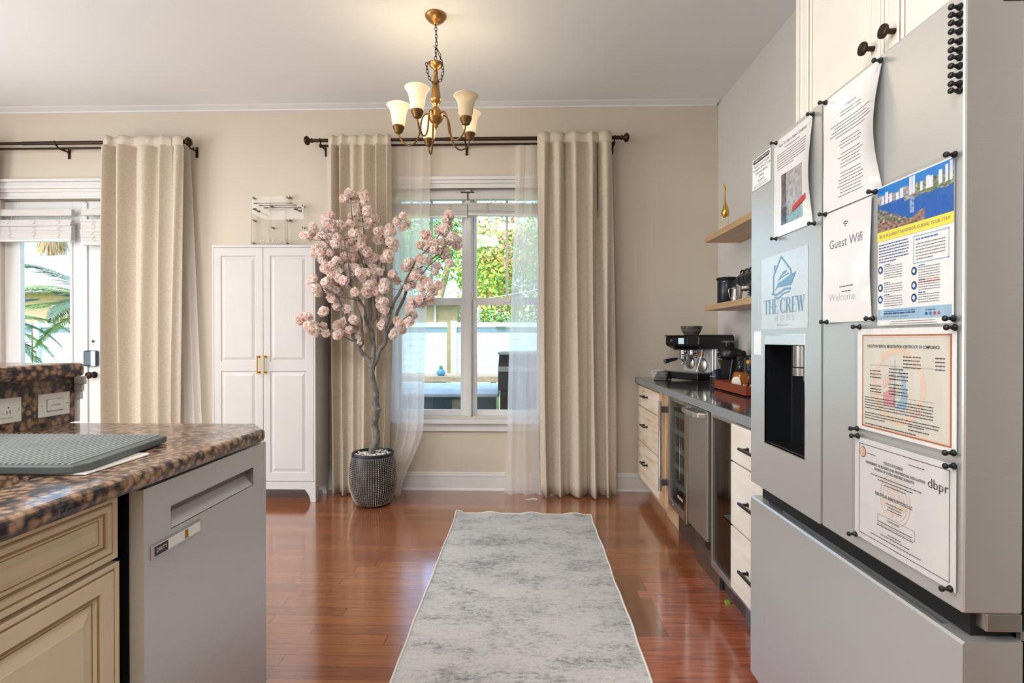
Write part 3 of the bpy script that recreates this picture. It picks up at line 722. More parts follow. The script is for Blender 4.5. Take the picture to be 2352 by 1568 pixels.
tree = thing('blossom_tree', (-1.118, 3.79, .34), 'artificial tree of pale pink blossoms with grey bark in dark pot', 'tree')
BR = [[(-1.114,3.79,0.337,0.03),(-1.104,3.79,0.439,0.0268),(-1.1,3.785,0.536,0.0237),(-1.095,3.78,0.632,0.0252),(-1.076,3.78,0.696,0.0268),(-1.092,3.78,0.759,0.0252),(-1.095,3.78,0.854,0.0236),(-1.107,3.78,0.95,0.0236),(-1.117,3.78,1.026,0.0252)],[(-1.117,3.78,1.019,0.0189),(-1.152,3.77,1.07,0.0173),(-1.228,3.73,1.188,0.014),(-1.242,3.7,1.269,0.013),(-1.276,3.66,1.385,0.0116),(-1.308,3.62,1.493,0.0091),(-1.325,3.6,1.521,0.006),(-1.387,3.57,1.564,0.0039),(-1.451,3.55,1.592,0.003)],[(-1.2,3.75,1.147,0.0109),(-1.177,3.75,1.172,0.01),(-1.171,3.72,1.266,0.0087),(-1.162,3.7,1.331,0.0077),(-1.18,3.68,1.404,0.0049),(-1.201,3.65,1.48,0.003)],[(-1.117,3.78,1.019,0.0221),(-1.106,3.78,1.083,0.0195),(-1.124,3.79,1.213,0.0174),(-1.135,3.79,1.302,0.0158),(-1.139,3.8,1.506,0.0142),(-1.16,3.8,1.659,0.0095),(-1.176,3.8,1.905,0.0063),(-1.186,3.78,2.104,0.0047),(-1.211,3.76,2.251,0.0031)],[(-1.135,3.79,1.302,0.0126),(-1.164,3.76,1.358,0.011),(-1.158,3.74,1.43,0.0094),(-1.236,3.68,1.584,0.0067),(-1.272,3.65,1.657,0.0055),(-1.325,3.6,1.8,0.0039),(-1.401,3.57,1.909,0.003)],[(-1.135,3.79,1.302,0.0111),(-1.093,3.8,1.36,0.0095),(-1.096,3.82,1.434,0.008),(-1.112,3.82,1.492,0.0064),(-1.086,3.82,1.652,0.0057),(-1.041,3.8,1.809,0.0047),(-0.988,3.78,1.995,0.0038),(-0.903,3.76,2.085,0.0031)],[(-1.11,3.78,1.019,0.0221),(-1.072,3.78,1.083,0.0189),(-1.021,3.77,1.188,0.0157),(-1.021,3.77,1.27,0.0141),(-0.993,3.76,1.358,0.0125),(-0.977,3.76,1.415,0.0119),(-0.917,3.75,1.524,0.0094),(-0.867,3.74,1.611,0.0078),(-0.783,3.72,1.776,0.0062),(-0.668,3.7,1.875,0.0046),(-0.578,3.68,1.982,0.0037),(-0.528,3.67,2.019,0.0031),(-0.544,3.67,2.08,0.0031)],[(-1.021,3.77,1.188,0.0141),(-1.011,3.79,1.238,0.0126),(-0.952,3.82,1.376,0.0121),(-0.882,3.84,1.557,0.0102),(-0.794,3.85,1.722,0.0064),(-0.621,3.85,1.853,0.0045),(-0.503,3.84,1.931,0.0032)],[(-1.228,3.73,1.188,0.0062),(-1.265,3.7,1.21,0.0049),(-1.329,3.66,1.25,0.0043),(-1.374,3.64,1.259,0.0039),(-1.437,3.62,1.295,0.0036),(-1.521,3.6,1.331,0.003),(-1.558,3.58,1.345,0.003)],[(-1.158,3.74,1.43,0.0062),(-1.186,3.7,1.483,0.0049),(-1.251,3.66,1.499,0.0043),(-1.302,3.63,1.503,0.0039),(-1.383,3.6,1.543,0.0036),(-1.421,3.58,1.58,0.003)],[(-1.16,3.8,1.618,0.0063),(-1.173,3.76,1.74,0.0053),(-1.202,3.72,1.859,0.0047),(-1.217,3.7,1.98,0.004),(-1.232,3.68,2.099,0.0034),(-1.234,3.66,2.217,0.0031)],[(-1.236,3.68,1.584,0.0055),(-1.237,3.62,1.751,0.0045),(-1.253,3.58,1.895,0.0039),(-1.307,3.56,1.996,0.0033),(-1.348,3.55,2.024,0.003)],[(-0.867,3.74,1.611,0.005),(-0.769,3.72,1.639,0.0043),(-0.687,3.7,1.73,0.0037),(-0.608,3.69,1.79,0.0034),(-0.529,3.68,1.926,0.0031)],[(-0.954,3.82,1.376,0.0057),(-0.893,3.78,1.346,0.0047),(-0.841,3.76,1.386,0.0041),(-0.789,3.74,1.438,0.0034),(-0.755,3.73,1.485,0.0031)]]
BL = [(-1.275,3.641,2.195),(-1.232,3.629,2.23),(-1.221,3.691,2.224),(-1.15,3.667,2.232),(-1.131,3.656,2.19),(-1.204,3.698,2.17),(-1.2,3.802,2.156),(-1.26,3.759,2.098),(-1.221,3.765,2.099),(-1.125,3.689,2.12),(-1.407,3.657,2.051),(-1.362,3.62,2.066),(-1.334,3.608,2.001),(-1.295,3.608,2.001),(-1.371,3.604,2.023),(-1.576,3.679,1.947),(-1.54,3.671,1.937),(-1.504,3.679,1.978),(-1.51,3.675,2.009),(-1.231,3.648,2.017),(-1.123,3.707,2.045),(-1.102,3.803,2.091),(-1.126,3.826,2.047),(-1.16,3.803,2.042),(-1.074,3.847,2.019),(-1.046,3.691,1.97),(-1.025,3.787,1.965),(-0.994,3.796,2.016),(-0.96,3.759,1.984),(-0.977,3.698,1.955),(-1.068,3.768,1.93),(-0.956,3.678,1.896),(-0.965,3.842,1.91),(-0.97,3.83,1.875),(-0.929,3.763,2.056),(-0.867,3.706,2.083),(-0.879,3.825,2.054),(-0.888,3.762,2.024),(-1.432,3.719,1.978),(-1.408,3.72,1.994),(-1.434,3.642,1.923),(-1.406,3.632,1.906),(-1.384,3.678,1.922),(-1.33,3.662,1.919),(-1.327,3.608,1.87),(-1.28,3.653,1.87),(-1.283,3.754,1.936),(-1.2,3.628,1.943),(-1.172,3.638,1.937),(-1.177,3.752,1.935),(-1.165,3.687,1.883),(-1.215,3.721,1.866),(-1.24,3.7,1.894),(-1.456,3.6,1.838),(-1.511,3.716,1.818),(-1.418,3.583,1.812),(-1.42,3.627,1.765),(-1.364,3.604,1.815),(-1.372,3.688,1.853),(-1.383,3.612,1.855),(-1.276,3.665,1.793),(-1.294,3.738,1.773),(-1.253,3.666,1.715),(-1.239,3.718,1.794),(-1.222,3.793,1.789),(-1.316,3.6,1.753),(-1.334,3.586,1.72),(-1.38,3.604,1.715),(-1.431,3.695,1.712),(-1.392,3.678,1.686),(-1.311,3.629,1.687),(-1.345,3.637,1.657),(-1.3,3.621,1.632),(-1.382,3.65,1.627),(-1.374,3.568,1.595),(-1.377,3.7,1.617),(-1.361,3.745,1.622),(-1.423,3.737,1.565),(-1.351,3.716,1.555),(-1.344,3.764,1.568),(-1.262,3.602,1.614),(-1.129,3.701,1.83),(-1.174,3.82,1.818),(-1.141,3.793,1.781),(-1.099,3.76,1.8),(-1.104,3.863,1.799),(-1.12,3.804,1.733),(-1.071,3.835,1.729),(-1.05,3.731,1.691),(-1.095,3.693,1.671),(-1.025,3.756,1.791),(-0.975,3.69,1.812),(-0.979,3.738,1.788),(-1.027,3.856,1.864),(-1.211,3.682,1.709),(-1.157,3.636,1.672),(-1.123,3.655,1.674),(-1.151,3.67,1.645),(-1.245,3.761,1.672),(-1.241,3.678,1.662),(-1.1,3.711,1.617),(-1.104,3.671,1.59),(-1.115,3.872,1.643),(-1.057,3.757,1.59),(-1.004,3.708,1.609),(-1.004,3.679,1.567),(-1.131,3.654,1.541),(-1.123,3.679,1.528),(-1.121,3.78,1.552),(-1.067,3.706,1.553),(-1.194,3.63,1.539),(-1.256,3.699,1.609),(-1.47,3.576,1.627),(-1.533,3.708,1.618),(-1.441,3.561,1.556),(-1.457,3.639,1.533),(-1.389,3.711,1.507),(-1.351,3.651,1.486),(-1.324,3.776,1.488),(-1.334,3.67,1.441),(-1.256,3.649,1.416),(-1.048,3.753,1.494),(-1.003,3.675,1.472),(-1.049,3.755,1.445),(-1.006,3.716,1.419),(-1.032,3.843,1.393),(-1.046,3.834,1.352),(-1.037,3.768,1.309),(-1.387,3.561,1.403),(-1.41,3.599,1.39),(-1.551,3.546,1.349),(-1.528,3.547,1.357),(-1.503,3.561,1.358),(-1.6,3.659,1.338),(-1.49,3.547,1.296),(-1.456,3.541,1.273),(-1.507,3.703,1.3),(-1.432,3.655,1.299),(-1.505,3.717,1.252),(-1.4,3.633,1.251),(-1.362,3.746,1.309),(-1.353,3.699,1.292),(-1.319,3.738,1.325),(-1.294,3.737,1.341),(-1.321,3.678,1.252),(-1.309,3.601,1.236),(-1.211,3.658,1.346),(-1.229,3.785,1.318),(-1.267,3.777,1.302),(-1.217,3.799,1.294),(-1.248,3.671,1.275),(-1.209,3.748,1.229),(-1.18,3.786,1.269),(-1.201,3.748,1.188),(-0.558,3.763,2.11),(-0.565,3.706,2.057),(-0.545,3.731,2.087),(-0.619,3.745,1.995),(-0.565,3.655,1.984),(-0.561,3.785,2.035),(-0.595,3.794,1.973),(-0.505,3.615,1.921),(-0.498,3.794,1.932),(-0.497,3.792,1.891),(-0.538,3.734,1.905),(-0.702,3.632,1.933),(-0.71,3.799,1.974),(-0.673,3.644,1.896),(-0.738,3.817,1.888),(-0.759,3.761,1.887),(-0.623,3.623,1.877),(-0.634,3.646,1.834),(-0.7,3.747,1.852),(-0.575,3.715,1.838),(-0.572,3.75,1.804),(-0.602,3.789,1.915),(-0.533,3.644,1.741),(-0.74,3.63,1.77),(-0.711,3.804,1.781),(-0.717,3.628,1.754),(-0.642,3.785,1.737),(-0.826,3.664,1.745),(-0.832,3.799,1.772),(-0.873,3.8,1.732),(-0.818,3.811,1.725),(-0.648,3.722,1.689),(-0.776,3.805,1.692),(-0.773,3.673,1.652),(-0.743,3.76,1.646),(-0.697,3.687,1.614),(-0.853,3.818,1.637),(-0.822,3.791,1.609),(-0.851,3.737,1.58),(-0.745,3.732,1.579),(-0.669,3.624,1.576),(-0.606,3.616,1.583),(-0.666,3.734,1.547),(-0.96,3.756,1.678),(-0.945,3.826,1.638),(-0.732,3.746,1.516),(-0.746,3.657,1.486),(-0.813,3.71,1.482),(-0.722,3.775,1.478),(-0.795,3.738,1.476),(-0.806,3.641,1.422),(-0.842,3.806,1.375),(-0.816,3.801,1.383),(-0.817,3.657,1.33),(-0.929,3.762,1.341),(-0.897,3.726,1.316),(-0.908,3.806,1.278),(-0.935,3.718,1.252),(-0.947,3.705,1.236),(-0.678,3.714,1.498),(-0.763,3.82,1.465)]
q = MB()
for i, b in enumerate(BR):
    pts = [Vector(p[:3]) for p in b]; rr = [p[3] for p in b]; P2 = []; r2 = []
    rnd = random.Random(i)
    for j in range(len(pts)-1):
        for k in range(4):
            f = k/4; p = pts[j].lerp(pts[j+1], f); r = rr[j]*(1-f)+rr[j+1]*f
            p += Vector((noise.noise(p*14), noise.noise(p*14+Vector((9, 0, 0))), noise.noise(p*14+Vector((0, 9, 0)))))*r*.9
            P2.append(p); r2.append(r*(1+.16*noise.noise(p*22)))
    P2.append(pts[-1]); r2.append(rr[-1])
    if i == 0: P2.insert(0, P2[0]-Vector((0, 0, .05))); r2.insert(0, r2[0]*1.15)
    q.tube(P2, r2, 10 if rr[0] > .01 else 7)
    if i == 0: trunk = q.build('trunk', 'bark_grey', tree); q = MB()
q2 = MB()
k0 = Vector((-1.075, 3.77, .70)); q2.tube([k0+Vector((-.02, 0, -.01)), k0+Vector((.012, -.01, .0)), k0+Vector((.026, -.012, .006))], [.016, .012, .006], 8); q2.build('knot', 'bark_grey', trunk)
q.build('branches', 'bark_grey', tree)
# twigs run from each blossom back to the nearest lower branch
sk_pts = [Vector(p[:3]) for b in BR[1:] for p in b]
fine = []
for b in BR[1:]:
    for p0, p1 in zip(b, b[1:]):
        for k in range(5): fine.append(Vector(p0[:3]).lerp(Vector(p1[:3]), k/5))
q = MB()
for c in BL:
    c = Vector(c); best = min(fine, key=lambda p: (p-c).length+(.25*max(0, p.z-c.z+.02))+abs((c.z-p.z)-.06)*.3)
    d = c-best
    if d.length > .3: best = min(fine, key=lambda p: (p-c).length); d = c-best
    m1 = best+d*.5+Vector((d.x*.12, 0, -.012)); q.tube([best, m1, c], [.0016, .0012, .001], 5)
q.build('twigs', 'twig_brown', tree)['kind'] = 'stuff'
def blossom_mesh(seed):
    rnd = random.Random(seed); q = MB()
    nfl = 7
    for f in range(nfl):
        # flowers facing outwards over a small ball
        ph = math.acos(1-2*(f+.5)/nfl); th = f*2.4+seed; nrm = Vector((math.sin(ph)*math.cos(th), math.sin(ph)*math.sin(th), math.cos(ph)))
        u = nrm.orthogonal().normalized(); v = nrm.cross(u); c = nrm*.014
        for ring, (np_, L, lift, wd_) in enumerate(((6, .021, .001, .0095), (5, .0145, .0075, .0075))):
            for k in range(np_):
                a = 2*math.pi*(k+ring*.5)/np_+rnd.uniform(-.2, .2); dr = u*math.cos(a)+v*math.sin(a); sd_ = nrm.cross(dr); l = L*rnd.uniform(.85, 1.1); w_ = wd_*rnd.uniform(.9, 1.15)
                p0 = c; p1 = c+dr*l*.5+nrm*lift*.6; p2 = c+dr*l+nrm*(lift+rnd.uniform(-.003, .004))
                q.add([p0, p1-sd_*w_, p2-sd_*w_*.7+nrm*rnd.uniform(-.002, .002), p2+dr*l*.1-nrm*.001, p2+sd_*w_*.7+nrm*rnd.uniform(-.002, .002), p1+sd_*w_],
                      [(0, 1, 2, 3), (0, 3, 4, 5)], 1 if rnd.random() < .16 else (2 if rnd.random() < .45 else 0))
        q.ball(tuple(c+nrm*.006), .0028, 6, 3)
    return q
protos = []
for s_ in range(6):
    o = blossom_mesh(s_).build('blossom', ['petal', 'petal_deep', 'petal_pale', 'flower_core'], None, 0, (0, 0, 0)); protos.append(o)
rnd = random.Random(3)
order = sorted(range(len(BL)), key=lambda i: BL[i][1])
inv = mw(tree).inverted(); first = set(order[:100]); used = [False]*6; rest = MB()
for i, c in enumerate(BL):
    k = rnd.randrange(6); rot = (rnd.uniform(0, 6), rnd.uniform(0, 6), rnd.uniform(0, 6)); scl = rnd.uniform(1.12, 1.5)
    if i in first:
        o = protos[k] if not used[k] else protos[k].copy()
        if used[k]: sc.collection.objects.link(o)
        used[k] = True; o.parent = tree; o.location = inv @ Vector(c); o.rotation_euler = rot; o.scale = (scl,)*3
    else:
        from mathutils import Euler
        Mx = Matrix.LocRotScale(Vector(c), Euler(rot), Vector((scl,)*3)); me = protos[k].data
        o_ = len(rest.v); rest.v += [tuple(Mx @ v.co) for v in me.vertices]
        for p in me.polygons: rest.f.append([a+o_ for a in p.vertices]); rest.m.append(p.material_index); rest.s.append(False)
for k in range(6):
    if not used[k]: bpy.data.objects.remove(protos[k])
o = rest.build('blossoms', ['petal', 'petal_deep', 'petal_pale', 'flower_core'], tree); o['kind'] = 'stuff'

# ------------------------------------------------------------ runner rug
q = MB(); rx0, rx1, ry0, ry1 = -.474, .446, 1.0, 3.60; rnd = random.Random(2)
def rugp(u, v):
    y = ry0+(ry1-ry0)*v; e = .0025*math.sin(y*9)+.0015*math.sin(y*23+1)
    x = rx0+(rx1-rx0)*u+(e if u > .5 else -e*.6)*abs(u-.5)*2
    endw = max(0, (v-.93)/.07); z = .0065+.012*endw*max(0, math.sin(x*22+.6))*(1-abs(u-.5)*.4)+(.014*endw if u < .04 else 0)
    z += .002*math.exp(-((y-2.62-(x-.2)*.5)/.02)**2)*(1 if x > 0 else 0)
    return (x, y-(.015*u if v > .95 else 0), z)
q.grid(60, 130, rugp)
# backing skirt so that the rug has a thickness
edge = [rugp(i/60, 0) for i in range(61)]+[rugp(1, j/130) for j in range(1, 131)]+[rugp(i/60, 1) for i in range(59, -1, -1)]+[rugp(0, j/130) for j in range(129, 0, -1)]
n = len(edge); q.add(edge+[(p[0], p[1], .001) for p in edge], [(i, (i+1) % n, n+(i+1) % n, n+i) for i in range(n)])
rug = q.build('runner_rug', 'rug_pile', None, 0, (0, 2.3, 0)); tag(rug, 'distressed pale grey runner rug with cream bound edge', 'rug')
q = MB(); q.tube([(p[0], p[1], p[2]-.001) for p in edge], .0052, 6, 0, True); q.build('bound_edge', 'rug_edge', rug)

# ------------------------------------------------------------ chandelier
CX, CY, CZ = -.514, 2.99, 2.49
ch = thing('chandelier', (CX, CY, ZC), 'gold bronze five-arm chandelier with frosted bell glass shades', 'chandelier')
q = MB(); q.lathe((CX, CY, ZC), [(.061, -.0005), (.062, -.006), (.058, -.012), (.050, -.022), (.034, -.036), (.016, -.045), (.010, -.052), (0, -.054)], 36); q.build('canopy', 'gold_bronze', ch)
def link(q, c, ax, side, L=.028, w_=.013, r=.0019):
    ax = Vector(ax).normalized(); side = Vector(side); side = (side-ax*side.dot(ax)).normalized()
    pts = []
    for k in range(14):
        a = 2*math.pi*k/14; pts.append(Vector(c)+ax*(L/2*math.sin(a))+side*(w_/2*math.cos(a)*(1 if abs(math.cos(a)) > .1 else .8)))
    q.tube(pts, r, 6, 0, True)
def chain(q, pts, step=.021):
    P_ = [Vector(p) for p in pts]; acc = 0; k = 0; s_ = []
    for a, b in zip(P_, P_[1:]):
        L = (b-a).length; t_ = acc
        while t_ < L: s_.append((a+(b-a)*(t_/L), b-a)); t_ += step
        acc = t_-L
    for i, (p, d) in enumerate(s_): link(q, p, d, (1, .2, 0) if i % 2 else (.2, 1, .1))
q = MB(); chain(q, [(CX, CY, ZC-.055), (CX+.004, CY, 2.90), (CX-.002, CY, 2.795)])
q.build('chain', 'bronze', ch)
q = MB(); chain(q, [(CX-.004, CY-.008, 2.875), (CX+.022, CY-.02, 2.84), (CX+.040, CY-.035, 2.77), (CX+.050, CY-.045, 2.72), (CX+.040, CY-.05, 2.67), (CX+.006, CY-.05, 2.645), (CX-.022, CY-.05, 2.665), (CX-.040, CY-.045, 2.715), (CX-.046, CY-.04, 2.765), (CX-.02, CY-.02, 2.79), (CX-.004, CY-.004, 2.795)])
q.build('looped_chain', 'bronze', ch)
q = MB(); q.lathe((CX, CY, 0), [(.004, 2.795), (.010, 2.790), (.042, 2.786), (.042, 2.783), (.034, 2.770), (.020, 2.758), (.009, 2.752), (.008, 2.745), (.012, 2.738), (.014, 2.732), (.011, 2.728), (.014, 2.70), (.020, 2.655), (.026, 2.61), (.030, 2.583), (.031, 2.572), (.024, 2.562), (.014, 2.556), (.018, 2.550), (.012, 2.543), (.020, 2.530), (.034, 2.515), (.040, 2.498), (.041, 2.484), (.0425, 2.481), (.0425, 2.476), (.040, 2.472), (.034, 2.456), (.022, 2.443), (.010, 2.438), (.013, 2.430), (.012, 2.424), (.005, 2.418), (.003, 2.408), (0, 2.405)][::-1], 32)
q.build('column', 'gold_bronze', ch)
lamps = []
for i, (deg, dz, lit) in enumerate(((180, 0, 1), (252.6, 0, 1), (329.5, 0, 0), (31.7, 0, 1), (110.9, 0, 1))):
    a = R(deg); dx, dy = math.cos(a), math.sin(a); Rr = .215
    def pt(r, z): return (CX+dx*r, CY+dy*r, z)
    ctrl = [(.030, 2.492), (.055, 2.500), (.078, 2.478), (.088, 2.43), (.098, 2.375), (.120, 2.335), (.152, 2.320), (.185, 2.335), (.205, 2.360), (.215, 2.392)]
    P_ = [Vector(pt(*c)) for c in ctrl]; sp = []
    for j in range(len(P_)-1):
        p0, p1, p2, p3 = P_[max(0, j-1)], P_[j], P_[j+1], P_[min(len(P_)-1, j+2)]
        for k in range(5):
            t_ = k/5; sp.append(.5*((2*p1)+(p2-p0)*t_+(2*p0-5*p1+4*p2-p3)*t_*t_+(3*p1-p0-3*p2+p3)*t_**3))
    sp.append(P_[-1])
    q = MB(); q.tube(sp, .0048, 10); q.lathe(pt(.030, 2.492), [(.009, 0), (.008, .006), (.005, .012)], 12, 0, (dx, dy, 0)); arm = q.build('arm', 'dark_brass', ch)
    q = MB(); q.lathe(pt(Rr, 2.386), [(.006, 0), (.014, .003), (.022, .008), (.020, .014), (.026, .016), (.0245, .024), (.030, .027), (.029, .034), (.033, .036), (.033, .044), (.031, .046), (.030, .040), (0, .040)], 24)
    q.build('fitter', 'dark_brass', arm)
    q = MB(); pr = [(.029, .040), (.033, .048), (.0385, .075), (.042, .10), (.046, .125), (.053, .145), (.062, .158), (.068, .163), (.0655, .1645), (.058, .157), (.049, .144), (.042, .125), (.038, .10), (.035, .075), (.030, .052), (.026, .046)]
    pr = [(r_*1.0, z_) for r_, z_ in pr]
    q.lathe(pt(Rr, 2.386), pr, 32); sh_ = q.build('lamp_shade', 'lamp_glass_lit' if lit else 'lamp_glass_dim', arm)
    q = MB(); q.lathe(pt(Rr, 2.43), [(.008, 0), (.010, .012), (.020, .035), (.023, .05), (.018, .066), (.008, .074), (0, .076)], 16); q.build('bulb', 'bulb_lit' if lit else 'white_ceramic', arm)
    if lit:
        l = bpy.data.lights.new('bulb_light', 'POINT'); l.energy = 1.4; l.color = (1, .80, .55); l.shadow_soft_size = .03
        lo = bpy.data.objects.new('bulb_light', l); sc.collection.objects.link(lo); lo.location = pt(Rr, 2.62)

# ============================================================ island with dishwasher
IX, IZ = -.873, .908
t = thing('island_cabinet', (-1.25, .45, 0), 'cream glazed island cabinet with raised-panel drawer above door, under brown granite', 'cabinet')
q = MB(); q.box((-1.63, -.6, .10), (-.95, 1.172, .69)); q.box((-.985, -.6, .69), (-.95, 1.172, .862)); q.box((-1.63, 1.135, .69), (-.985, 1.172, .862)); q.box((-1.60, -.6, 0), (-1.02, 1.172, .10)); q.build('body', 'cream_paint', t)
q = MB(); q.box((-1.63, 1.175, .0), (-.96, 1.184, .862)); q.build('side_filler', 'black_matte', t)
def glazed(q, fn, W, H):
    """raised panel front, brown glaze lines in the grooves (material 1)"""
    q.rings(fn, W, H, [(0, -.020, 0), (0, -.002, 0), (.002, 0, 0), (.010, 0, 0), (.013, -.003, 1), (.017, -.003, 0), (.019, 0, 0), (.030, 0, 0), (.032, -.004, 1), (.038, -.005, 0), (.043, -.009, 1), (.046, -.009, 0), (.058, -.003, 0), (.060, -.002, 0)])
def glazed2(q, fn, W, H, rail):
    q.rings(fn, W, H, [(0, -.020, 0), (0, -.002, 0), (.002, 0, 0), (.009, 0, 0), (.012, -.003, 1), (.016, -.003, 0), (.018, 0, 0), (rail, 0, 0), (rail+.003, -.004, 1), (rail+.009, -.005, 0), (rail+.014, -.010, 1), (rail+.018, -.010, 0), (rail+.045, -.003, 0), (rail+.047, -.002, 0)])
FX = -.929
q = MB(); fn = lambda u, v, h: (FX+h, .62+u, .712+v); glazed(q, fn, .547, .143); q.build('drawer', ['cream_paint', 'glaze'], t)
for y0 in (.62, .06):
    q = MB(); fn = lambda u, v, h, y0=y0: (FX+h, y0+u, .115+v); glazed2(q, fn, .551, .587, .05); q.build('door', ['cream_paint', 'glaze'], t)
q = MB(); fn = lambda u, v, h: (FX+h, .06+u, .712+v); glazed(q, fn, .547, .143); q.build('drawer', ['cream_paint', 'glaze'], t)

# granite counter with the sink cut out and the far corner clipped
q = MB(); z0, z1 = .868, IZ
sx0, sx1, sy0, sy1 = -1.50, -1.058, .35, 1.118; rc = .045
hole = []
for cx, cy, a0 in ((sx1-rc, sy1-rc, 0), (sx0+rc, sy1-rc, 90), (sx0+rc, sy0+rc, 180), (sx1-rc, sy0+rc, 270)):
    for k in range(7): a = R(a0+15*k); hole.append((cx+rc*math.cos(a), cy+rc*math.sin(a)))
outer = [(IX, 1.727), (-.962, 1.845), (-1.655, 1.845), (-1.655, -.62), (IX, -.62)]
bm = bmesh.new()
def loop(pts, z): return [bm.verts.new((x, y, z)) for x, y in pts]
def closed(vs): return [bm.edges.new((vs[i], vs[(i+1) % len(vs)])) for i in range(len(vs))]
# rounded nose all round: top inset, widest at mid height
def inset(pts, d):
    out = []; n = len(pts)
    for i in range(n):
        p, a, b = Vector(pts[i]), Vector(pts[i-1]), Vector(pts[(i+1) % n]); e1 = (p-a).normalized(); e2 = (b-p).normalized()
        n1 = Vector((-e1.y, e1.x)); n2 = Vector((-e2.y, e2.x)); bis = (n1+n2).normalized(); out.append(tuple(p+bis*(d/max(.3, bis.dot(n1)))))
    return out
lv = [(.012, z1), (.006, z1-.002), (.002, z1-.006), (0, z1-.014), (0, z1-.026), (.003, z1-.034), (.008, z0)]
L_ = [loop(inset(outer, d), z) for d, z in lv]
for a, b in zip(L_, L_[1:]):
    for i in range(5): f = bm.faces.new((a[i], b[i], b[(i+1) % 5], a[(i+1) % 5])); f.smooth = False
H1, H0 = loop(hole, z1), loop(hole, z0); n = len(hole)
for i in range(n): bm.faces.new((H1[i], H1[(i+1) % n], H0[(i+1) % n], H0[i]))
for O_, H_ in ((L_[0], H1), (L_[-1], H0)):
    es = [bm.edges.get((O_[i], O_[(i+1) % 5])) for i in range(5)]+[bm.edges.get((H_[i], H_[(i+1) % n])) for i in range(n)]
    bmesh.ops.triangle_fill(bm, use_beauty=True, use_dissolve=False, edges=es)
bmesh.ops.recalc_face_normals(bm, faces=bm.faces)
me = bpy.data.meshes.new('granite_countertop'); bm.to_mesh(me); bm.free(); me.materials.append(MT['granite'])
o = bpy.data.objects.new('granite_countertop', me); sc.collection.objects.link(o); tag(o, 'brown speckled granite countertop of the island with a sink cut-out', 'countertop')
q = MB(); s2 = [(x, y) for x, y in hole]; n = len(s2)
q.add([(x, y, z0) for x, y in s2]+[(x, y, .70) for x, y in s2], [(i, (i+1) % n, n+(i+1) % n, n+i) for i in range(n)]+[tuple(range(n, 2*n))])
tag(q.build('sink', 'sink_dark'), 'dark undermount sink at the near end of the granite counter', 'sink')

# raised bar wall with granite splash
t = thing('bar_wall', (-1.72, .6, 0), 'raised breakfast bar wall with speckled granite splash behind the island counter', 'bar')
q = MB(); q.box((-1.80, -.6, 0), (-1.665, 1.83, 1.07)); q.build('wall_core', 'trim_white', t)
q = MB(); q.box((-1.665, -.6, IZ+.0005), (-1.645, 1.862, 1.072)); q.build('splash', 'granite', t)
q = MB()
pr = [(0, 0), (.012, 0), (.014, .02), (.022, .03), (.024, .045), (.034, .055), (.038, .07), (.036, .075), (.044, .085), (.048, .10), (.052, .105), (.052, .16), (0, .16)]
q.prism(pr, lambda u, v, h: (-1.662-.06+h*0+u, 1.83+.0+h, .912+v), .045); q.box((-1.80, 1.83, 0), (-1.664, 1.87, 1.07)); q.box((-1.664, 1.862, 1.045), (-1.605, 1.872, 1.075)); q.box((-1.664, 1.866, 1.02), (-1.617, 1.876, 1.045)); q.box((-1.664, 1.868, .99), (-1.626, 1.88, 1.02)); q.box((-1.664, 1.868, .908), (-1.636, 1.878, .99))
q.build('end_moulding', 'trim_white', t, .003)
q = MB(); q.box((-1.99, -.6, 1.075), (-1.585, 1.845, 1.125)); o = q.build('raised_bar_top', 'granite', None, .014); tag(o, 'thick speckled granite slab on top of the raised bar wall', 'countertop')

def plate(y0, y1, z0, z1, label, cat, name):
    x = -1.645; t = thing(name, (x, (y0+y1)/2, z0), label, cat)
    q = MB(); q.box((x, y0, z0), (x+.006, y1, z1)); q.build('cover_plate', 'plate_white', t, .0025)
    return t, x+.006
t, x = plate(1.718, 1.838, .942, 1.022, 'white rocker switch plate nearest the end of the granite splash', 'switch', 'switch_plate')
q = MB(); q.box((x, 1.748, .962), (x+.003, 1.808, 1.000)); rk = q.build('rocker', 'plate_white', t, .001)
q = MB(); q.box((x+.0005, 1.746, .960), (x+.0012, 1.810, 1.002)); q.build('rocker_gap', 'plate_grey', t)
q = MB(); q.text('KITCHEN', lambda u, v, h: (x+.0032+h, 1.778+u, .981+v), .0085, 0); q.build('lettering', 'ink_soft', rk)
for yy in (1.728, 1.828):
    q = MB(); q.cyl((x-.001, yy, .982), (x+.001, yy, .982), .0022, 10); q.build('screw', 'plate_grey', t)
t, x = plate(1.54, 1.658, .942, 1.022, 'white outlet plate on the granite splash, cut by the photo\'s left edge', 'outlet', 'outlet_plate')
q = MB(); q.box((x, 1.562, .960), (x+.002, 1.628, 1.003)); fc = q.build('outlet_face', 'plate_white', t, .001)
for yy in (1.578, 1.612):
    q = MB(); q.box((x+.0018, yy-.006, .972), (x+.0026, yy-.004, .982)); q.box((x+.0018, yy+.004, .972), (x+.0026, yy+.006, .984)); q.cyl((x+.0018, yy, .992), (x+.0026, yy, .992), .0022, 8); q.build('socket', 'ink', fc)
q = MB(); q.box((x+.0018, 1.590, .974), (x+.0032, 1.600, .990)); q.build('test_button', 'plate_white', fc)
q = MB(); q.cyl((x-.001, 1.648, .982), (x+.001, 1.648, .982), .0022, 10); q.build('screw', 'plate_grey', t)

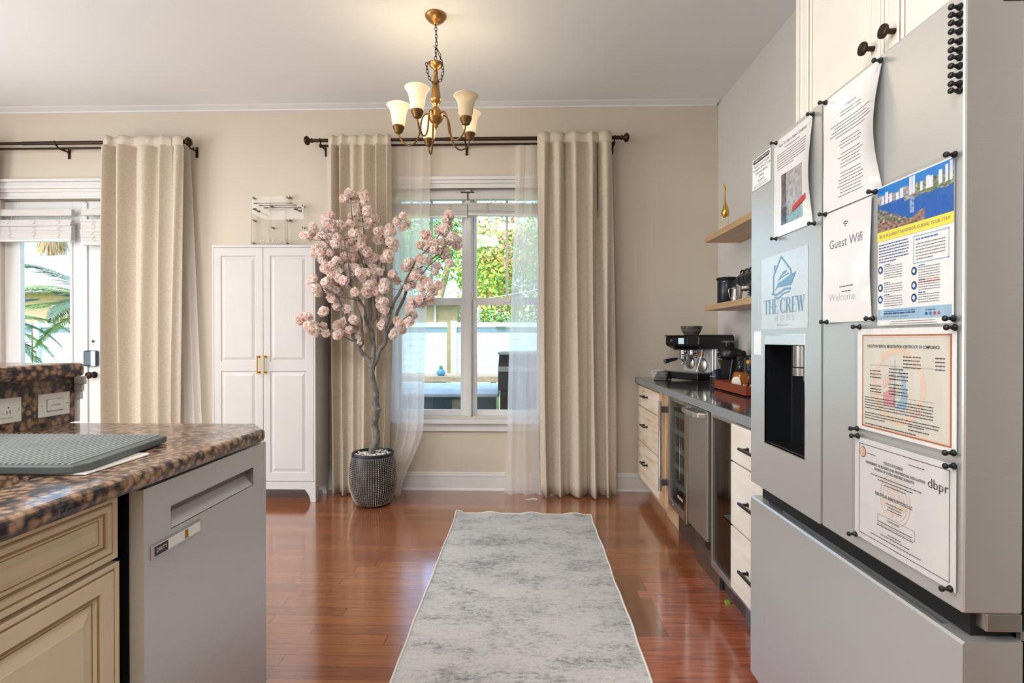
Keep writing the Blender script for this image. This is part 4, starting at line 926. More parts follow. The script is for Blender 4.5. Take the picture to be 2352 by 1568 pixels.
# ribbed silicone mat on the counter, on a white tray
mt = thing('drying_mat', (-1.35, 1.30, IZ), 'dark grey ribbed silicone drying mat beside the sink', 'mat')
q = MB(); A_ = [(-1.70+.06, 1.495), (-1.045, 1.495), (-1.035, 1.478), (-.985, 1.160), (-.998, 1.128), (-1.03, 1.118), (-1.64, 1.118)]
A_ = A_[::-1]
q.prism(A_, lambda u, v, h: (u, v, IZ+.004+h), .018); q.build('mat_base', 'grey_silicone', mt, .003)
q = MB()
for i in range(40):
    x0 = -1.62+i*.0150
    a = Vector((x0, 1.488, IZ+.0225)); b = Vector((x0+.0, 1.135, IZ+.0225))
    xe = min(x0+.055*(1.488-1.135)/.36, 9)
    b.x = x0+.05
    if b.x > -1.004 or a.x > -1.05: continue
    q.tube([a, a.lerp(b, .5), b, b+Vector((.006, -.006, 0))], .0034, 6)
q.build('ribs', 'silicone_rib', mt)
q = MB(); q.prism([(-1.64, 1.10+.03), (-.972, 1.13), (-.975, 1.33), (-.99, 1.345), (-1.64, 1.345)], lambda u, v, h: (u, v, IZ+.0005+h), .0032)
tag(q.build('drip_tray', 'white_ceramic', None, .001), 'thin white tray edge showing under the grey drying mat', 'tray')

# dishwasher
t = thing('dishwasher', (-1.2, 1.475, 0), 'stainless dishwasher with a recessed pocket handle in the island', 'dishwasher')
q = MB(); q.box((-1.55, 1.20, .10), (-.925, 1.75, .855)); q.build('tub', 'black_matte', t)
q = MB(); q.box((-1.55, 1.20, 0), (-.96, 1.75, .10)); q.build('toe_kick', 'black_matte', t)
q = MB(); box_hole(q, (-.921, 1.187, .03), (-.885, 1.757, .860), '+X', (1.279, .735, 1.675, .793), .030)
dr = q.build('door', ['washer_steel', 'steel'], t, .0025)
q = MB(); q.add([(-.8865, 1.281, .791), (-.8865, 1.673, .791), (-.905, 1.673, .772), (-.905, 1.281, .772)], [(0, 1, 2, 3), (3, 2, 1, 0)]); q.add([(-.887, 1.281, .7365), (-.887, 1.673, .7365), (-.912, 1.673, .768), (-.912, 1.281, .768)], [(0, 1, 2, 3), (3, 2, 1, 0)], 1)
q.build('pocket_handle', ['steel', 'plate_white'], dr)  # lower lip coloured white for the light its slanted face catches
q = MB(); q.box((-.885, 1.207, .686), (-.8805, 1.394, .7225)); mg = q.build('status_sign', 'chrome', None, .003); tag(mg, 'slim silver DIRTY slider sign stuck on the dishwasher', 'sign')
q = MB(); q.box((-.8806, 1.216, .692), (-.8800, 1.389, .7165)); q.build('window', 'plate_white', mg)
q = MB(); q.box((-.8802, 1.216, .6925), (-.8793, 1.262, .716)); tx = q.build('slider', 'ink', mg)
q = MB(); q.text('DIRTY', lambda u, v, h: (-.8792+h, 1.239+u, .7045+v), .0135, 0); q.build('lettering', 'ink_white', tx)
q = MB(); q.box((-.8802, 1.326, .694), (-.8788, 1.338, .715)); q.build('thumb_tab', 'brass', mg)

# ============================================================ right hand run
t = thing('drawer_cabinet', (1.2, 3.8, 0), 'pale maple three-drawer cabinet against the window wall', 'cabinet', 'pale maple drawer cabinets')
def bar_handle(y, z, x, parent, L=.13, mat_='black_metal', zt=0):
    q = MB(); q.box((x-.034, y-L/2, z-.005), (x-.024, y+L/2, z+.005))
    for s_ in (-1, 1): q.box((x-.028, y+s_*L*.36-.005, z-.005), (x, y+s_*L*.36+.005, z+.005)); q.box((x-.003, y+s_*L*.36-.008, z-.008), (x, y+s_*L*.36+.008, z+.008))
    q.build('handle', mat_, parent, .0015)
q = MB(); q.box((.905, 3.33, .125), (1.50, 4.15, .868)); q.box((.985, 3.60, 0), (1.50, 4.15, .125)); q.box((.97, 3.33, 0), (1.5, 3.60, .125)); q.build('body', 'maple_plain', t)
q = MB(); q.box((.888, 3.415, .13), (.905, 3.475, .866)); q.build('stile', 'maple_plain', t)
for z0, z1 in ((.697, .848), (.426, .690), (.140, .419)):
    q = MB(); q.box((.885, 3.50, z0), (.904, 4.135, z1)); dd = q.build('drawer', 'maple', t, .002); bar_handle(3.86, (z0+z1)/2+.012, .885, dd)
t2 = thing('drawer_cabinet', (1.2, 2.0, 0), 'whitish maple three-drawer cabinet partly hidden by the fridge', 'cabinet', 'pale maple drawer cabinets')
q = MB(); q.box((.905, 1.83, .14), (1.50, 2.215, .868)); q.build('body', 'maple_plain', t2)
q = MB(); q.box((.925, 1.83, .02), (.94, 2.215, .14)); q.build('toe_kick', 'steel_dark', t2)
for z0, z1 in ((.704, .856), (.436, .696), (.170, .428)):
    q = MB(); q.box((.862, 1.83, z0), (.904, 2.215, z1)); dd = q.build('drawer', 'maple_white', t2, .002); bar_handle(1.99, (z0+z1)/2+.0, .862, dd, .15)
q = MB(); q.box((.885, 1.86, .135), (.905, 2.215, .165)); q.build('base_strip', 'chrome', t2)
q = MB(); q.box((.915, 2.40, .0), (.932, 2.42, .012)); tag(q.build('green_scrap', 'green_bit'), 'tiny green scrap on the floor before the dark glass cooler', 'scrap')

# dark quartz worktop
q = MB(); q.box((.866, 1.80, .866), (1.515, 4.163, IZ)); o = q.build('quartz_countertop', ['quartz_top'], None, .003); tag(o, 'glossy dark grey quartz countertop of the coffee station', 'countertop')
q = MB(); q.box((.8655, 1.80, .867), (.8662, 4.162, .906)); q.build('front_edge', 'quartz_edge', o)

def wine(y0, y1, x, z0, label, kind):
    t = thing('wine_cooler', (1.2, (y0+y1)/2, 0), label, 'wine cooler')
    q = MB(); zt = .862
    # open-fronted cabinet: back, sides, top, bottom
    xb = 1.48; xf = x+.045
    q.box((xb, y0, z0), (xb+.02, y1, zt)); q.box((xf, y0, z0), (xb, y0+.02, zt)); q.box((xf, y1-.02, z0), (xb, y1, zt)); q.box((xf, y0, zt-.02), (xb, y1, zt)); q.box((xf, y0, z0), (xb, y1, z0+.05))
    q.build('cabinet', 'black_plastic', t)
    q = MB(); f = .032 if kind == 1 else .022
    for a, b in [((y0, z0), (y0+f, zt)), ((y1-f, z0), (y1, zt)), ((y0+f, z0), (y1-f, z0+f+.01)), ((y0+f, zt-f), (y1-f, zt))]: q.box((x, a[0], a[1]), (x+.04, b[0], b[1]))
    q.build('door_frame', 'steel', t, .002)
    q = MB(); q.box((x+.012, y0+f-.004, z0+f), (x+.018, y1-f+.004, zt-f+.004)); q.build('door_glass', 'wine_glass_pane' if kind == 1 else 'dark_glass_pane', t)
    if kind == 1:
        for k in range(5):
            z = .30+k*.108
            q = MB(); q.box((x+.030, y0+.035, z), (x+.042, y1-.035, z+.030)); q.build('shelf', 'plate_silver', t)
            q = MB(); 
            for j in range(7): q.cyl((x+.07, y0+.04+j*.045, z+.006), (1.45, y0+.04+j*.045, z+.006), .0025, 6)
            q.build('shelf_wires', 'chrome', t)
        q = MB()
        for j, yy in enumerate((3.045, 3.075)): q.text('58'[j], lambda u, v, h, yy=yy: (x+.055-h, yy-u, .645+v), .034, 0)
        q.build('display', 'led_blue', t)
        q = MB(); q.text('EDGESTAR', lambda u, v, h: (x+.0115-h, 3.10-u, .268+v), .022, 0, bold=.0004); q.build('badge', 'ink_white', t)
        q = MB(); q.box((x+.0125, y0+f, z0+f), (x+.0145, y1-f, z0+f+.075)); q.build('door_band', 'black_plastic', t)
        q = MB(); yh = y1-.008; q.tube([(x-.045, yh+.03, .245), (x-.045, yh+.03, .815)], .011, 14); q.build('handle', 'chrome', t)
        for z in (.305, .765):
            q = MB(); q.box((x-.05, yh-.0, z-.02), (x+.002, yh+.022, z+.02)); q.build('handle_bracket', 'steel_dark', t, .002)
        q = MB(); q.cyl((x-.003, y1-.10, z0+.02), (x+.001, y1-.10, z0+.02), .008, 12); q.build('lock', 'chrome', t)
    q = MB(); q.box((x+.066, y0, .0), (x+.08, y1, z0-.006)); q.build('kick_plate', 'kick_dark', t)
wine(2.905, 3.315, .90, .175, 'wine cooler with lit display, wire shelves and tall tube handle', 1)
wine(2.225, 2.525, .888, .125, 'dark glass wine cooler between steel ice maker and whitish drawers', 2)
t = thing('ice_maker', (1.2, 2.7, 0), 'narrow stainless undercounter ice maker with chunky top handle', 'ice maker')
q = MB(); q.box((.935, 2.535, .0), (1.50, 2.895, .862)); q.build('cabinet', 'steel_dark', t)
q = MB(); q.box((.875, 2.54, .228), (.925, 2.838, .860)); dr = q.build('door', 'steel', t, .003)
q = MB(); q.box((.872, 2.846, .205), (.930, 2.895, .862)); q.build('hinge_stile', 'chrome', t, .003)
q = MB(); q.box((.862, 2.85, .195), (.93, 2.875, .205)); q.build('hinge_foot', 'steel_dark', t)
q = MB(); q.box((.925, 2.54, .125), (.936, 2.84, .20)); gr_ = q.build('grille', 'kick_dark', t)
q = MB()
for k in range(3): q.box((.921, 2.545, .150+k*.016), (.925, 2.70, .158+k*.016))
q.build('slats', 'black_metal', gr_)
q = MB()
pr = [(2.845, .0), (2.835, -.028), (2.80, -.046), (2.70, -.056), (2.60, -.052), (2.565, -.036), (2.555, 0), (2.575, 0), (2.58, -.026), (2.62, -.036), (2.70, -.040), (2.79, -.034), (2.822, -.02), (2.825, 0)]
q.prism(pr, lambda u, v, h: (.876+v, u, .822+h), .026); q.build('handle', 'steel', dr, .005, seg=3) if False else q.build('handle', 'steel', dr, .005)

# ============================================================ floating shelves and what stands on them
def shelf(z0, z1, label):
    q = MB(); q.box((1.270, 1.9, z0), (1.5188, 3.74, z1)); return tag(q.build('floating_shelf', 'oak', None, .0015), label, 'shelf', 'oak shelves above the coffee counter')
shelf(1.888, 1.927, 'upper oak floating shelf carrying a gold bird figurine')
shelf(1.408, 1.446, 'lower oak floating shelf carrying mugs and a black canister')
# gold wading bird
t = thing('bird_figurine', (1.302, 3.45, 1.927), 'gold long-necked bird figurine on thin legs on the upper shelf', 'figurine')
q = MB(); bx, by, bz = 1.302, 3.45, 1.927
q.tube([(bx-.005, by, bz+.075), (bx+.0, by, bz+.10), (bx+.004, by, bz+.135), (bx, by, bz+.17), (bx-.003, by, bz+.22), (bx+.002, by, bz+.26), (bx-.002, by, bz+.285)], [.006, .024, .018, .007, .0045, .005, .002], 12)
q.tube([(bx-.002, by, bz+.252), (bx-.006, by, bz+.285), (bx-.010, by, bz+.305)], [.006, .004, .0008], 8)
q.build('body', 'gold', t)
for s_ in (-1, 1):
    q = MB(); q.tube([(bx+s_*.019, by, bz), (bx+s_*.018, by, bz+.05), (bx+s_*.012, by, bz+.10)], .0026, 8); q.ball((bx+s_*.019, by, bz+.003), .006, 8, 0, (1.3, 1.3, .5)); q.build('leg', 'gold', t)
q = MB()
for s_ in (-1, 1):
    for k in range(6):
        z = bz+.085+k*.007; q.tube([(bx+s_*.015, by, z), (bx+s_*(.030-.001*k), by-.004, z+.002)], [.003, .0006], 6)
q.build('wing_feathers', 'gold', t)
# canister
t = thing('canister', (1.345, 3.53, 1.446), 'tall black round canister at the far end of the lower shelf', 'canister')
q = MB(); q.lathe((1.345, 3.53, 1.446), [(.056, 0), (.060, .004), (.060, .155), (.058, .158)], 36); q.build('body', 'navy_plastic', t)
q = MB(); q.lathe((1.345, 3.53, 1.446), [(.060, .155), (.066, .158), (.066, .168), (.062, .172), (0, .172)], 36); q.build('lid', 'black_matte', t)
q = MB(); q.box((1.298, 3.47, 1.582), (1.31, 3.475, 1.590)); q.build('latch', 'chrome', t)
# milk pitchers
def pitcher(x, y, r, h, label, hs=-1):
    t = thing('milk_pitcher', (x, y, 1.446), label, 'pitcher', 'steel pitchers')
    q = MB(); q.lathe((x, y, 1.446), [(r*.95, 0), (r, .004), (r*.97, h*.35), (r*.80, h*.75), (r*.78, h), (r*.74, h), (r*.76, h*.75), (r*.9, h*.1), (0, .006)], 28); q.build('body', 'chrome', t)
    q = MB(); q.tube([(x-r*.75, y-.0, 1.446+h*.9), (x-r*1.6, y-.005, 1.446+h*.86), (x-r*1.7, y-.005, 1.446+h*.75), (x-r*1.3, y, 1.446+h*.25), (x-r*.9, y, 1.446+h*.18)], .003, 8); q.build('handle', 'chrome', t)
pitcher(1.335, 3.36, .027, .095, 'small steel milk pitcher beside the black canister')
t = thing('moka_pot', (1.35, 3.24, 1.446), 'steel stovetop coffee pot standing beneath the hanging mugs', 'coffee pot')
q = MB(); q.lathe((1.35, 3.24, 1.446), [(.040, 0), (.041, .01), (.030, .055), (.028, .060), (.031, .064), (.033, .07), (.036, .115), (.038, .135), (.034, .14), (.012, .15), (0, .152)], 10, sm=False); q.build('body', 'chrome', t, .001)
q = MB(); q.lathe((1.35, 3.24, 1.446), [(.0315, .056), (.0315, .064)], 20); q.build('waist_band', 'black_matte', t)
q = MB(); q.add([(1.312, 3.235, 1.572), (1.312, 3.245, 1.572), (1.298, 3.24, 1.586), (1.318, 3.24, 1.555)], [(0, 1, 2), (0, 3, 1), (0, 2, 3), (1, 3, 2)]); q.build('spout', 'chrome', t)
# mug rack with hanging mugs
t = thing('mug_rack', (1.35, 3.08, 1.446), 'brass wire rack holding black mugs above a stack of saucers', 'rack')
q = MB(); q.tube([(1.37, 3.22, 1.446), (1.37, 3.22, 1.615), (1.36, 3.15, 1.632), (1.35, 2.95, 1.640), (1.35, 2.90, 1.615), (1.35, 2.90, 1.446)], .003, 8); q.tube([(1.30, 3.14, 1.450), (1.30, 2.90, 1.450), (1.40, 2.90, 1.450), (1.40, 3.14, 1.450)], .003, 8, 0, True); q.build('frame', 'brass', t)
mugs = []
for i, y in enumerate((3.235, 3.172, 3.109, 2.965)):
    q = MB(); q.tube([(1.358, y+.012, 1.630), (1.335, y+.01, 1.632), (1.325, y+.01, 1.618), (1.333, y+.01, 1.610)], .0022, 6); q.build('hook', 'bronze', t)
def mug(x, y, z, label):
    t = thing('mug', (x, y, z-.045), label, 'mug', 'hanging black coffee mugs')
    ax = Vector((.16, -.95, .02)).normalized(); c = Vector((x, y, z))-ax*.028; rot = ax
    def prof2(q, pr, mi=0): q.lathe(tuple(c), pr, 26, mi, tuple(rot))
    q = MB(); prof2(q, [(0, 0), (.022, 0), (.032, .010), (.038, .030), (.039, .055), (.0385, .058)]); q.build('body', 'navy_plastic', t)
    q = MB(); prof2(q, [(.0385, .058), (.0355, .058), (.034, .03), (.02, .006), (0, .005)]); q.build('glazed_inside', 'white_ceramic', t)
    up = Vector((0, 0, 1)); up = (up-rot*up.dot(rot)).normalized(); b = c+rot*.03
    q = MB(); q.tube([b+up*.036-rot*.018, b+up*.055-rot*.016, b+up*.062, b+up*.055+rot*.014, b+up*.037+rot*.016], .004, 8); q.build('handle', 'navy_plastic', t)
for i, (y, nm) in enumerate(((3.235, 'black mug hanging on the hook nearest the black canister'), (3.172, 'second hanging black mug, white inside, from the black canister'), (3.109, 'third hanging black mug, its white inside widest in view beside the fridge'), (2.965, 'fourth black mug, farthest from the canister, hidden by the fridge edge'))):
    mug(1.325, y, 1.568, nm)
for k in range(5):
    q = MB(); q.lathe((1.335, 3.03, 1.4535+k*.0125), [(0, .0), (.030, 0), (.058, .009), (.060, .0115), (.056, .0115), (.03, .004), (0, .004)], 30)
    tag(q.build('saucer', 'saucer_black', None, 0, (1.335, 3.03, 1.4535+k*.0125)), ['black saucer at the bottom of the stack under the mugs', 'black saucer second from the bottom of the shelf stack', 'black saucer in the middle of the five-high stack', 'black saucer second from the top of the shelf stack', 'black saucer on top of the stack under the mugs'][k], 'saucer', 'stacked black saucers')

# ============================================================ coffee counter
# espresso machine, built in its own frame: x to the right of its face, y to its back
def local(name, loc, rz, label, cat):
    t = thing(name, loc, label, cat, None, rz); t['_local'] = 1; return t
ex = local('espresso_machine', (1.069, 3.90, IZ), R(-64.3), 'black and steel espresso machine with bean hopper and small screen', 'espresso machine')
del_local = [ex]
q = MB(); W, Dp = .312, .30
q.box((.012, -.01, .012), (W-.012, Dp, .040)); q.box((0, -.03, .020), (W, .12, .062)); q.build('drip_tray', 'black_plastic', ex, .006)
q = MB(); q.add([(.05, -.0315, .020), (W-.05, -.0315, .020), (W-.07, -.0315, .034), (.07, -.0315, .034)], [(0, 1, 2, 3)]); q.build('tray_cutout', 'dark_gap', ex)
q = MB(); q.box((.02, -.018, .062), (W-.02, .118, .066)); q.build('tray_grid', 'steel', ex, .001)
q = MB(); q.box((.010, .12, .040), (W-.010, Dp, .235)); q.build('body', 'plate_silver', ex, .006)
q = MB(); q.box((.0, .135, .03), (.0115, Dp, .24)); q.box((W-.0115, .135, .03), (W, Dp, .24)); q.build('side_panel', 'plate_silver', ex, .003)
q = MB()  # head: sloped face, narrowing underneath
prh = [(-.030, .262), (-.020, .250), (.02, .232), (.30, .232), (.30, .322), (-.018, .322), (-.028, .318)]
q.prism(prh, lambda u, v, h: (-.012+h, u, v), W+.024); q.build('head', 'black_plastic', ex, .006)
q = MB(); q.prism([(.03, .232), (.05, .222), (.26, .222), (.28, .232)], lambda u, v, h: (u, -.006+h, v), .10); q.build('chin', 'black_plastic', ex, .003)
q = MB(); q.box((-.022, -.034, .321), (W*.58, .30, .328)); q.box((W*.60, -.02, .321), (W+.01, .29, .330)); q.build('top_plate', 'black_metal', ex, .003)
q = MB(); q.box((.122, -.0325, .262), (.218, -.027, .312)); scn = q.build('screen', 'black_plastic', ex, .002)
q = MB(); q.box((.126, -.0335, .266), (.182, -.0325, .308)); q.build('screen_lit', 'screen_blue', scn)
q = MB(); q.cyl((.055, -.028, .290), (.055, -.036, .290), .011, 20); q.build('button', 'chrome', ex)
q = MB(); q.lathe((.115, .10, .328), [(.050, 0), (.052, .006), (.062, .022), (.074, .048), (.076, .060)], 30); hp = q.build('bean_hopper', 'smoke_plastic', ex)
q = MB(); q.lathe((.115, .10, .328), [(.078, .060), (.078, .066), (.0, .067)], 30); q.build('hopper_lid', 'smoke_plastic', hp)
q = MB(); q.lathe((.115, .10, .328), [(.045, .002), (.058, .030), (0, .036)], 20); q.build('beans', 'bronze', hp)
for x in (.085, .175):
    q = MB(); q.lathe((x, .055, .185), [(.030, 0), (.034, .004), (.034, .014), (.030, .018), (.032, .024), (.032, .046), (.028, .05)], 26); q.build('group_head' if x < .1 else 'grinder_outlet', 'chrome', ex)
q = MB(); q.lathe((.085, .055, .145), [(.010, -.012), (.014, 0), (.026, .004), (.030, .010), (.030, .038)], 24); q.tube([(.085, .03, .160), (.085, -.02, .156)], .008, 12); q.tube([(.085, .055, .135), (.072, .05, .118)], .006, 8); q.tube([(.085, .055, .135), (.098, .05, .118)], .006, 8); pf = q.build('portafilter', 'chrome', ex)
q = MB(); q.tube([(.085, -.015, .156), (.085, -.06, .150), (.085, -.105, .142), (.085, -.118, .140)], [.010, .013, .0165, .016], 16); q.build('portafilter_handle', 'black_plastic', pf)
q = MB(); q.cyl((.085, -.117, .1402), (.085, -.1215, .1395), .0135, 18); q.build('handle_cap', 'chrome', pf)
q = MB(); q.tube([(.262, .06, .225), (.262, .055, .19), (.258, .03, .12), (.255, .015, .075)], [.007, .0055, .005, .004], 12); q.build('steam_wand', 'chrome', ex)
q = MB(); q.tube([(.262, .06, .205), (.262, .055, .178)], .011, 12); q.ball((.215, .05, .178), .011, 10); q.build('wand_grip', 'gold_bronze', ex)
q = MB(); q.lathe((.085, .118, .125), [(.040, 0), (.044, .004), (.042, .008), (0, .009)], 26, 0, (0, -1, 0)); q.lathe((.20, .118, .115), [(.046, 0), (.052, .004), (.048, .008), (0, .009)], 26, 0, (0, -1, 0)); q.build('gauge_disc', 'steel', ex)

gd = local('coffee_grinder', (1.315, 3.47, IZ), R(-68), 'matte black coffee grinder with clear hopper and side knob', 'coffee grinder')
q = MB(); q.box((-.055, -.045, 0), (.055, .115, .018)); q.prism([(-.02, .015), (.012, .17), (.0, .20), (.115, .20), (.115, .015)], lambda u, v, h: (-.052+h, u, v), .104); q.build('body', 'black_plastic', gd, .008)
q = MB(); q.lathe((0, .035, .17), [(.052, 0), (.074, .006), (.078, .02), (.078, .052), (.070, .064), (.062, .068), (0, .068)], 32); q.build('collar', 'black_plastic', gd)
q = MB(); q.lathe((0, .035, .238), [(.046, 0), (.050, .006), (.052, .040), (.053, .044)], 28); h2 = q.build('bean_hopper', 'clear_glass', gd)
q = MB(); q.lathe((0, .035, .238), [(.054, .042), (.054, .050), (0, .051)], 28); q.build('hopper_lid', 'smoke_plastic', h2)
q = MB(); q.cyl((.07, .04, .205), (.115, .04, .205), .022, 18); q.build('knob', 'black_matte', gd)
q = MB(); q.prism([(.0, 0), (.018, 0), (.009, .012)], lambda u, v, h: (-.02+u, -.0405-h, .183+v), .001); q.build('warning_mark', 'ink_copper', gd)
q = MB(); q.text('BARATZA', lambda u, v, h: (-.02+u, -.0435-h+abs(u)*.2, .215+v), .010, 0); q.build('badge', 'ink_white', gd)
q = MB(); q.cyl((.0, -.035, .135), (.0, -.050, .165), .010, 12); q.build('chute', 'brass', gd)

dc = local('dosing_cup', (1.238, 3.44, IZ), R(-64), 'small black dosing cup with slanted rim before the grinder', 'cup')
q = MB(); q.lathe((0, 0, 0), [(.040, 0), (.042, .003), (.040, .008), (.034, .010), (.034, .080)], 30); n0 = len(q.v)
q.v = [(x, y, z if z < .05 else .078+(x*.55)+.012) for x, y, z in q.v]; q.f = [f for f in q.f if len(f) < 30 or max(f) < 30]; q.m = q.m[:len(q.f)]; q.s = q.s[:len(q.f)]
q.build('cup', 'navy_plastic', dc)
q = MB(); q.text('ENCOUP', lambda u, v, h: (.0348*math.sin(u/.034), -.0348*math.cos(u/.034), .058+v), .0095, 0); q.build('lettering', 'ink_white', dc)

# fanned stack of folded napkins with dark rolled edges
rnd = random.Random(9)
for k in range(8):
    t = thing('folded_napkin', (.985, 3.89, IZ+.0005+k*.0085), ['grey folded napkin at the very bottom of the fanned stack', 'grey folded napkin second from the bottom of the stack', 'grey folded napkin third from the bottom of the stack', 'grey folded napkin fourth from the bottom of the stack', 'grey folded napkin fifth from the bottom of the stack', 'grey folded napkin sixth from the bottom of the stack', 'grey folded napkin second from the top of the stack', 'grey folded napkin on top of the fanned stack by the coffee machine'][k], 'napkin', 'napkins stacked left of the coffee machine', rz=R(-6+k*3.5))
    t['_local'] = 1; del_local.append(t)
    q = MB(); c = .003*(k/7); 
    q.grid(8, 4, lambda u, v: (-.04+.085*u+.010*(k/7), -.05+.11*v, .0028+.004*math.sin(math.pi*u)*(k/7)));  q.v += [(x, y, z+.003) for x, y, z in q.v]; n = 45
    fs = list(q.f); q.f += [[i+n for i in f] for f in fs]; q.m += [0]*len(fs); q.s += [True]*len(fs)
    for i in range(8): q.f.append([i, i+1, i+1+n, i+n]); q.m.append(0); q.s.append(False)
    for j in range(4): q.f.append([j*9, (j+1)*9, (j+1)*9+n, j*9+n]); q.m.append(0); q.s.append(False)
    q.build('cloth', 'chrome' if False else 'plate_white', t)
    q = MB(); q.tube([(.052, -.052, .0046), (.052, .02, .0046), (.10, .055, .0046)], .0040, 8); q.tube([(-.043, -.050, .0042), (.052, -.052, .0044)], .0014, 6); q.build('rolled_edge', 'black_matte', t)
for o in del_local+[gd, dc]: del o['_local']

# wooden tray with syrups
t = thing('wooden_tray', (1.245, 2.95, IZ), 'reddish cherry wood box tray holding syrup bottles', 'tray')
q = MB(); x0, x1, y0, y1, h = 1.135, 1.345, 2.725, 3.175, .056
q.box((x0, y0, IZ+.0005), (x1, y1, IZ+.010)); q.box((x0, y0, IZ+.0005), (x0+.012, y1, IZ+h)); q.box((x1-.012, y0, IZ+.0005), (x1, y1, IZ+h)); q.box((x0+.012, y0, IZ+.0005), (x1-.012, y0+.012, IZ+h)); q.box((x0+.012, y1-.012, IZ+.0005), (x1-.012, y1, IZ+h))
q.build('box', 'cherry_box', t, .0015)
def bottle(x, y, s, label, cap, liq, lab=True, capm='black_matte'):
    z = IZ+.0105; t = thing('syrup_bottle', (x, y, z), label, 'bottle', 'syrup bottles in the wooden tray')
    q = MB(); q.lathe((x, y, z), [(r_*s, h_*s) for r_, h_ in [(.036, 0), (.042, .004), (.045, .03), (.044, .055), (.036, .085), (.022, .115), (.0165, .13), (.0155, .155), (.0155, .165)]], 30); q.build('glass', 'clear_glass', t)
    q = MB(); q.lathe((x, y, z), [(r_*s, h_*s) for r_, h_ in [(.033, .004), (.040, .008), (.0425, .03), (.0415, .055), (.034, .082), (.028, .096), (0, .096)]], 30); q.build('syrup', liq, t)
    q = MB(); q.lathe((x, y, z+.160*s), [(.0175*s, 0), (.018*s, .003), (.018*s, .020*s), (.016*s, .022*s), (0, .022*s)], 22); q.build('cap', capm, t)
    if lab:
        q = MB(); rr = .0458*s
        a0 = math.atan2(-y, -x)
        def lf(u, v, h): 
            a = a0-.5+u/rr; r_ = rr*(1 if v < .055 else 1-(v-.055)*5)+h; return (x+r_*math.cos(a), y+r_*math.sin(a), z+v)
        pts = 18
        q.grid(14, 8, lambda u, v: lf((u-.5)*.062*math.sqrt(max(0, 1-max(0, v-.35)**2*1.8)), .004+.072*v, .0004)); lb = q.build('label', 'label_cream', t)
        q = MB()
        for k in range(5):
            a = R(30+k*30); q.prism([(-.001, 0), (.001, 0), (.011*math.cos(a)*.9, .011*math.sin(a))], lambda u, v, h: lf(u-.006, v+.012, .001+h), .0004)
        q.words(lambda u, v, h: lf(u, v, h+.001), -.012, .012, .058, .0022, random.Random(1), 0, True); q.build('agave_drawing', 'agave_blue', lb)
bottle(1.222, 3.01, 1.06, 'clear bottle of amber agave syrup with cream label and black cap', 0, 'amber_syrup')
bottle(1.300, 3.075, .92, 'amber syrup bottle with gold cap beside the fridge edge', 0, 'amber_deep', False, 'gold_cap')
for x, y, r, nm in ((1.190, 2.765, .017, 'small steel cup at the near end of the wooden tray'), (1.160, 2.80, .009, 'tiny steel shaker next to the syrup bottle label')):
    z = IZ+.0105; t = thing('steel_cup', (x, y, z), nm, 'cup', 'steel cups in the wooden tray')
    q = MB(); q.lathe((x, y, z), [(r*.9, 0), (r, .003), (r*1.05, .052), (r*.98, .052), (r*.9, .006), (0, .005)], 22); q.build('body', 'chrome', t)
t = thing('black_canister', (1.43, 3.30, IZ), 'black lidded canister behind the gold-capped syrup bottle', 'canister')
q = MB(); q.lathe((1.43, 3.30, IZ), [(.052, 0), (.054, .004), (.054, .185)], 30); q.build('body', 'navy_plastic', t)
q = MB(); q.lathe((1.43, 3.30, IZ+.185), [(.057, 0), (.058, .008), (.052, .014), (0, .015)], 30); q.build('lid', 'black_metal', t)

# ============================================================ fridge
FXF, FY0, FY1, FS = .76, .926, 1.780, 1.362
fr = thing('fridge', (1.15, 1.353, 0), 'stainless french-door fridge covered in notices, with water dispenser', 'fridge')
q = MB(); q.box((.885, FY0+.004, .02), (1.505, FY1-.004, 1.80)); q.build('body', 'steel_dark', fr, .004)
q = MB(); q.box((.862, FY0+.012, .68), (.886, FY1-.012, 1.80)); q.box((.79, FY0+.02, .684), (.87, FY1-.02, .732)); q.build('gasket', 'black_matte', fr)
q = MB(); box_hole(q, (FXF, FS+.002, .732), (.862, FY1, 1.818), '-X', (1.441, .882, 1.678, 1.192), .085)
ld = q.build('left_door', ['fridge_steel', 'black_plastic'], fr, .004)
q = MB(); q.box((FXF-.0015, 1.441, 1.1925), (FXF+.002, 1.678, 1.221)); q.build('control_strip', 'plate_silver', ld, .001)
q = MB(); f = .003
for a, b in (((1.438, .879), (1.681, .882)), ((1.438, 1.221), (1.681, 1.2235)), ((1.438, .882), (1.441, 1.221)), ((1.678, .882), (1.681, 1.221))): q.box((FXF-.001, a[0], a[1]), (FXF+.004, b[0], b[1]))
q.build('dispenser_trim', 'chrome', ld)
q = MB(); q.cyl((FXF+.035, 1.515, 1.13), (FXF+.035, 1.515, 1.190), .028, 24); q.cyl((FXF+.035, 1.515, 1.105), (FXF+.035, 1.515, 1.127), .0285, 24); q.cyl((FXF+.035, 1.50, 1.09), (FXF+.035, 1.50, 1.105), .008, 14); q.build('nozzle', 'steel_dark', ld)
q = MB(); q.box((FXF+.004, 1.445, .8825), (FXF+.08, 1.674, .888)); q.build('drip_shelf', 'black_metal', ld, .001)
q = MB(); q.box((FXF, FY0, .732), (.862, FS-.004, 1.818)); rd = q.build('right_door', 'fridge_steel', fr, .004)
q = MB(); q.box((.80, FY0-.0, .700), (.862, FY0+.035, .732)); q.build('door_step', 'steel', rd, .003)
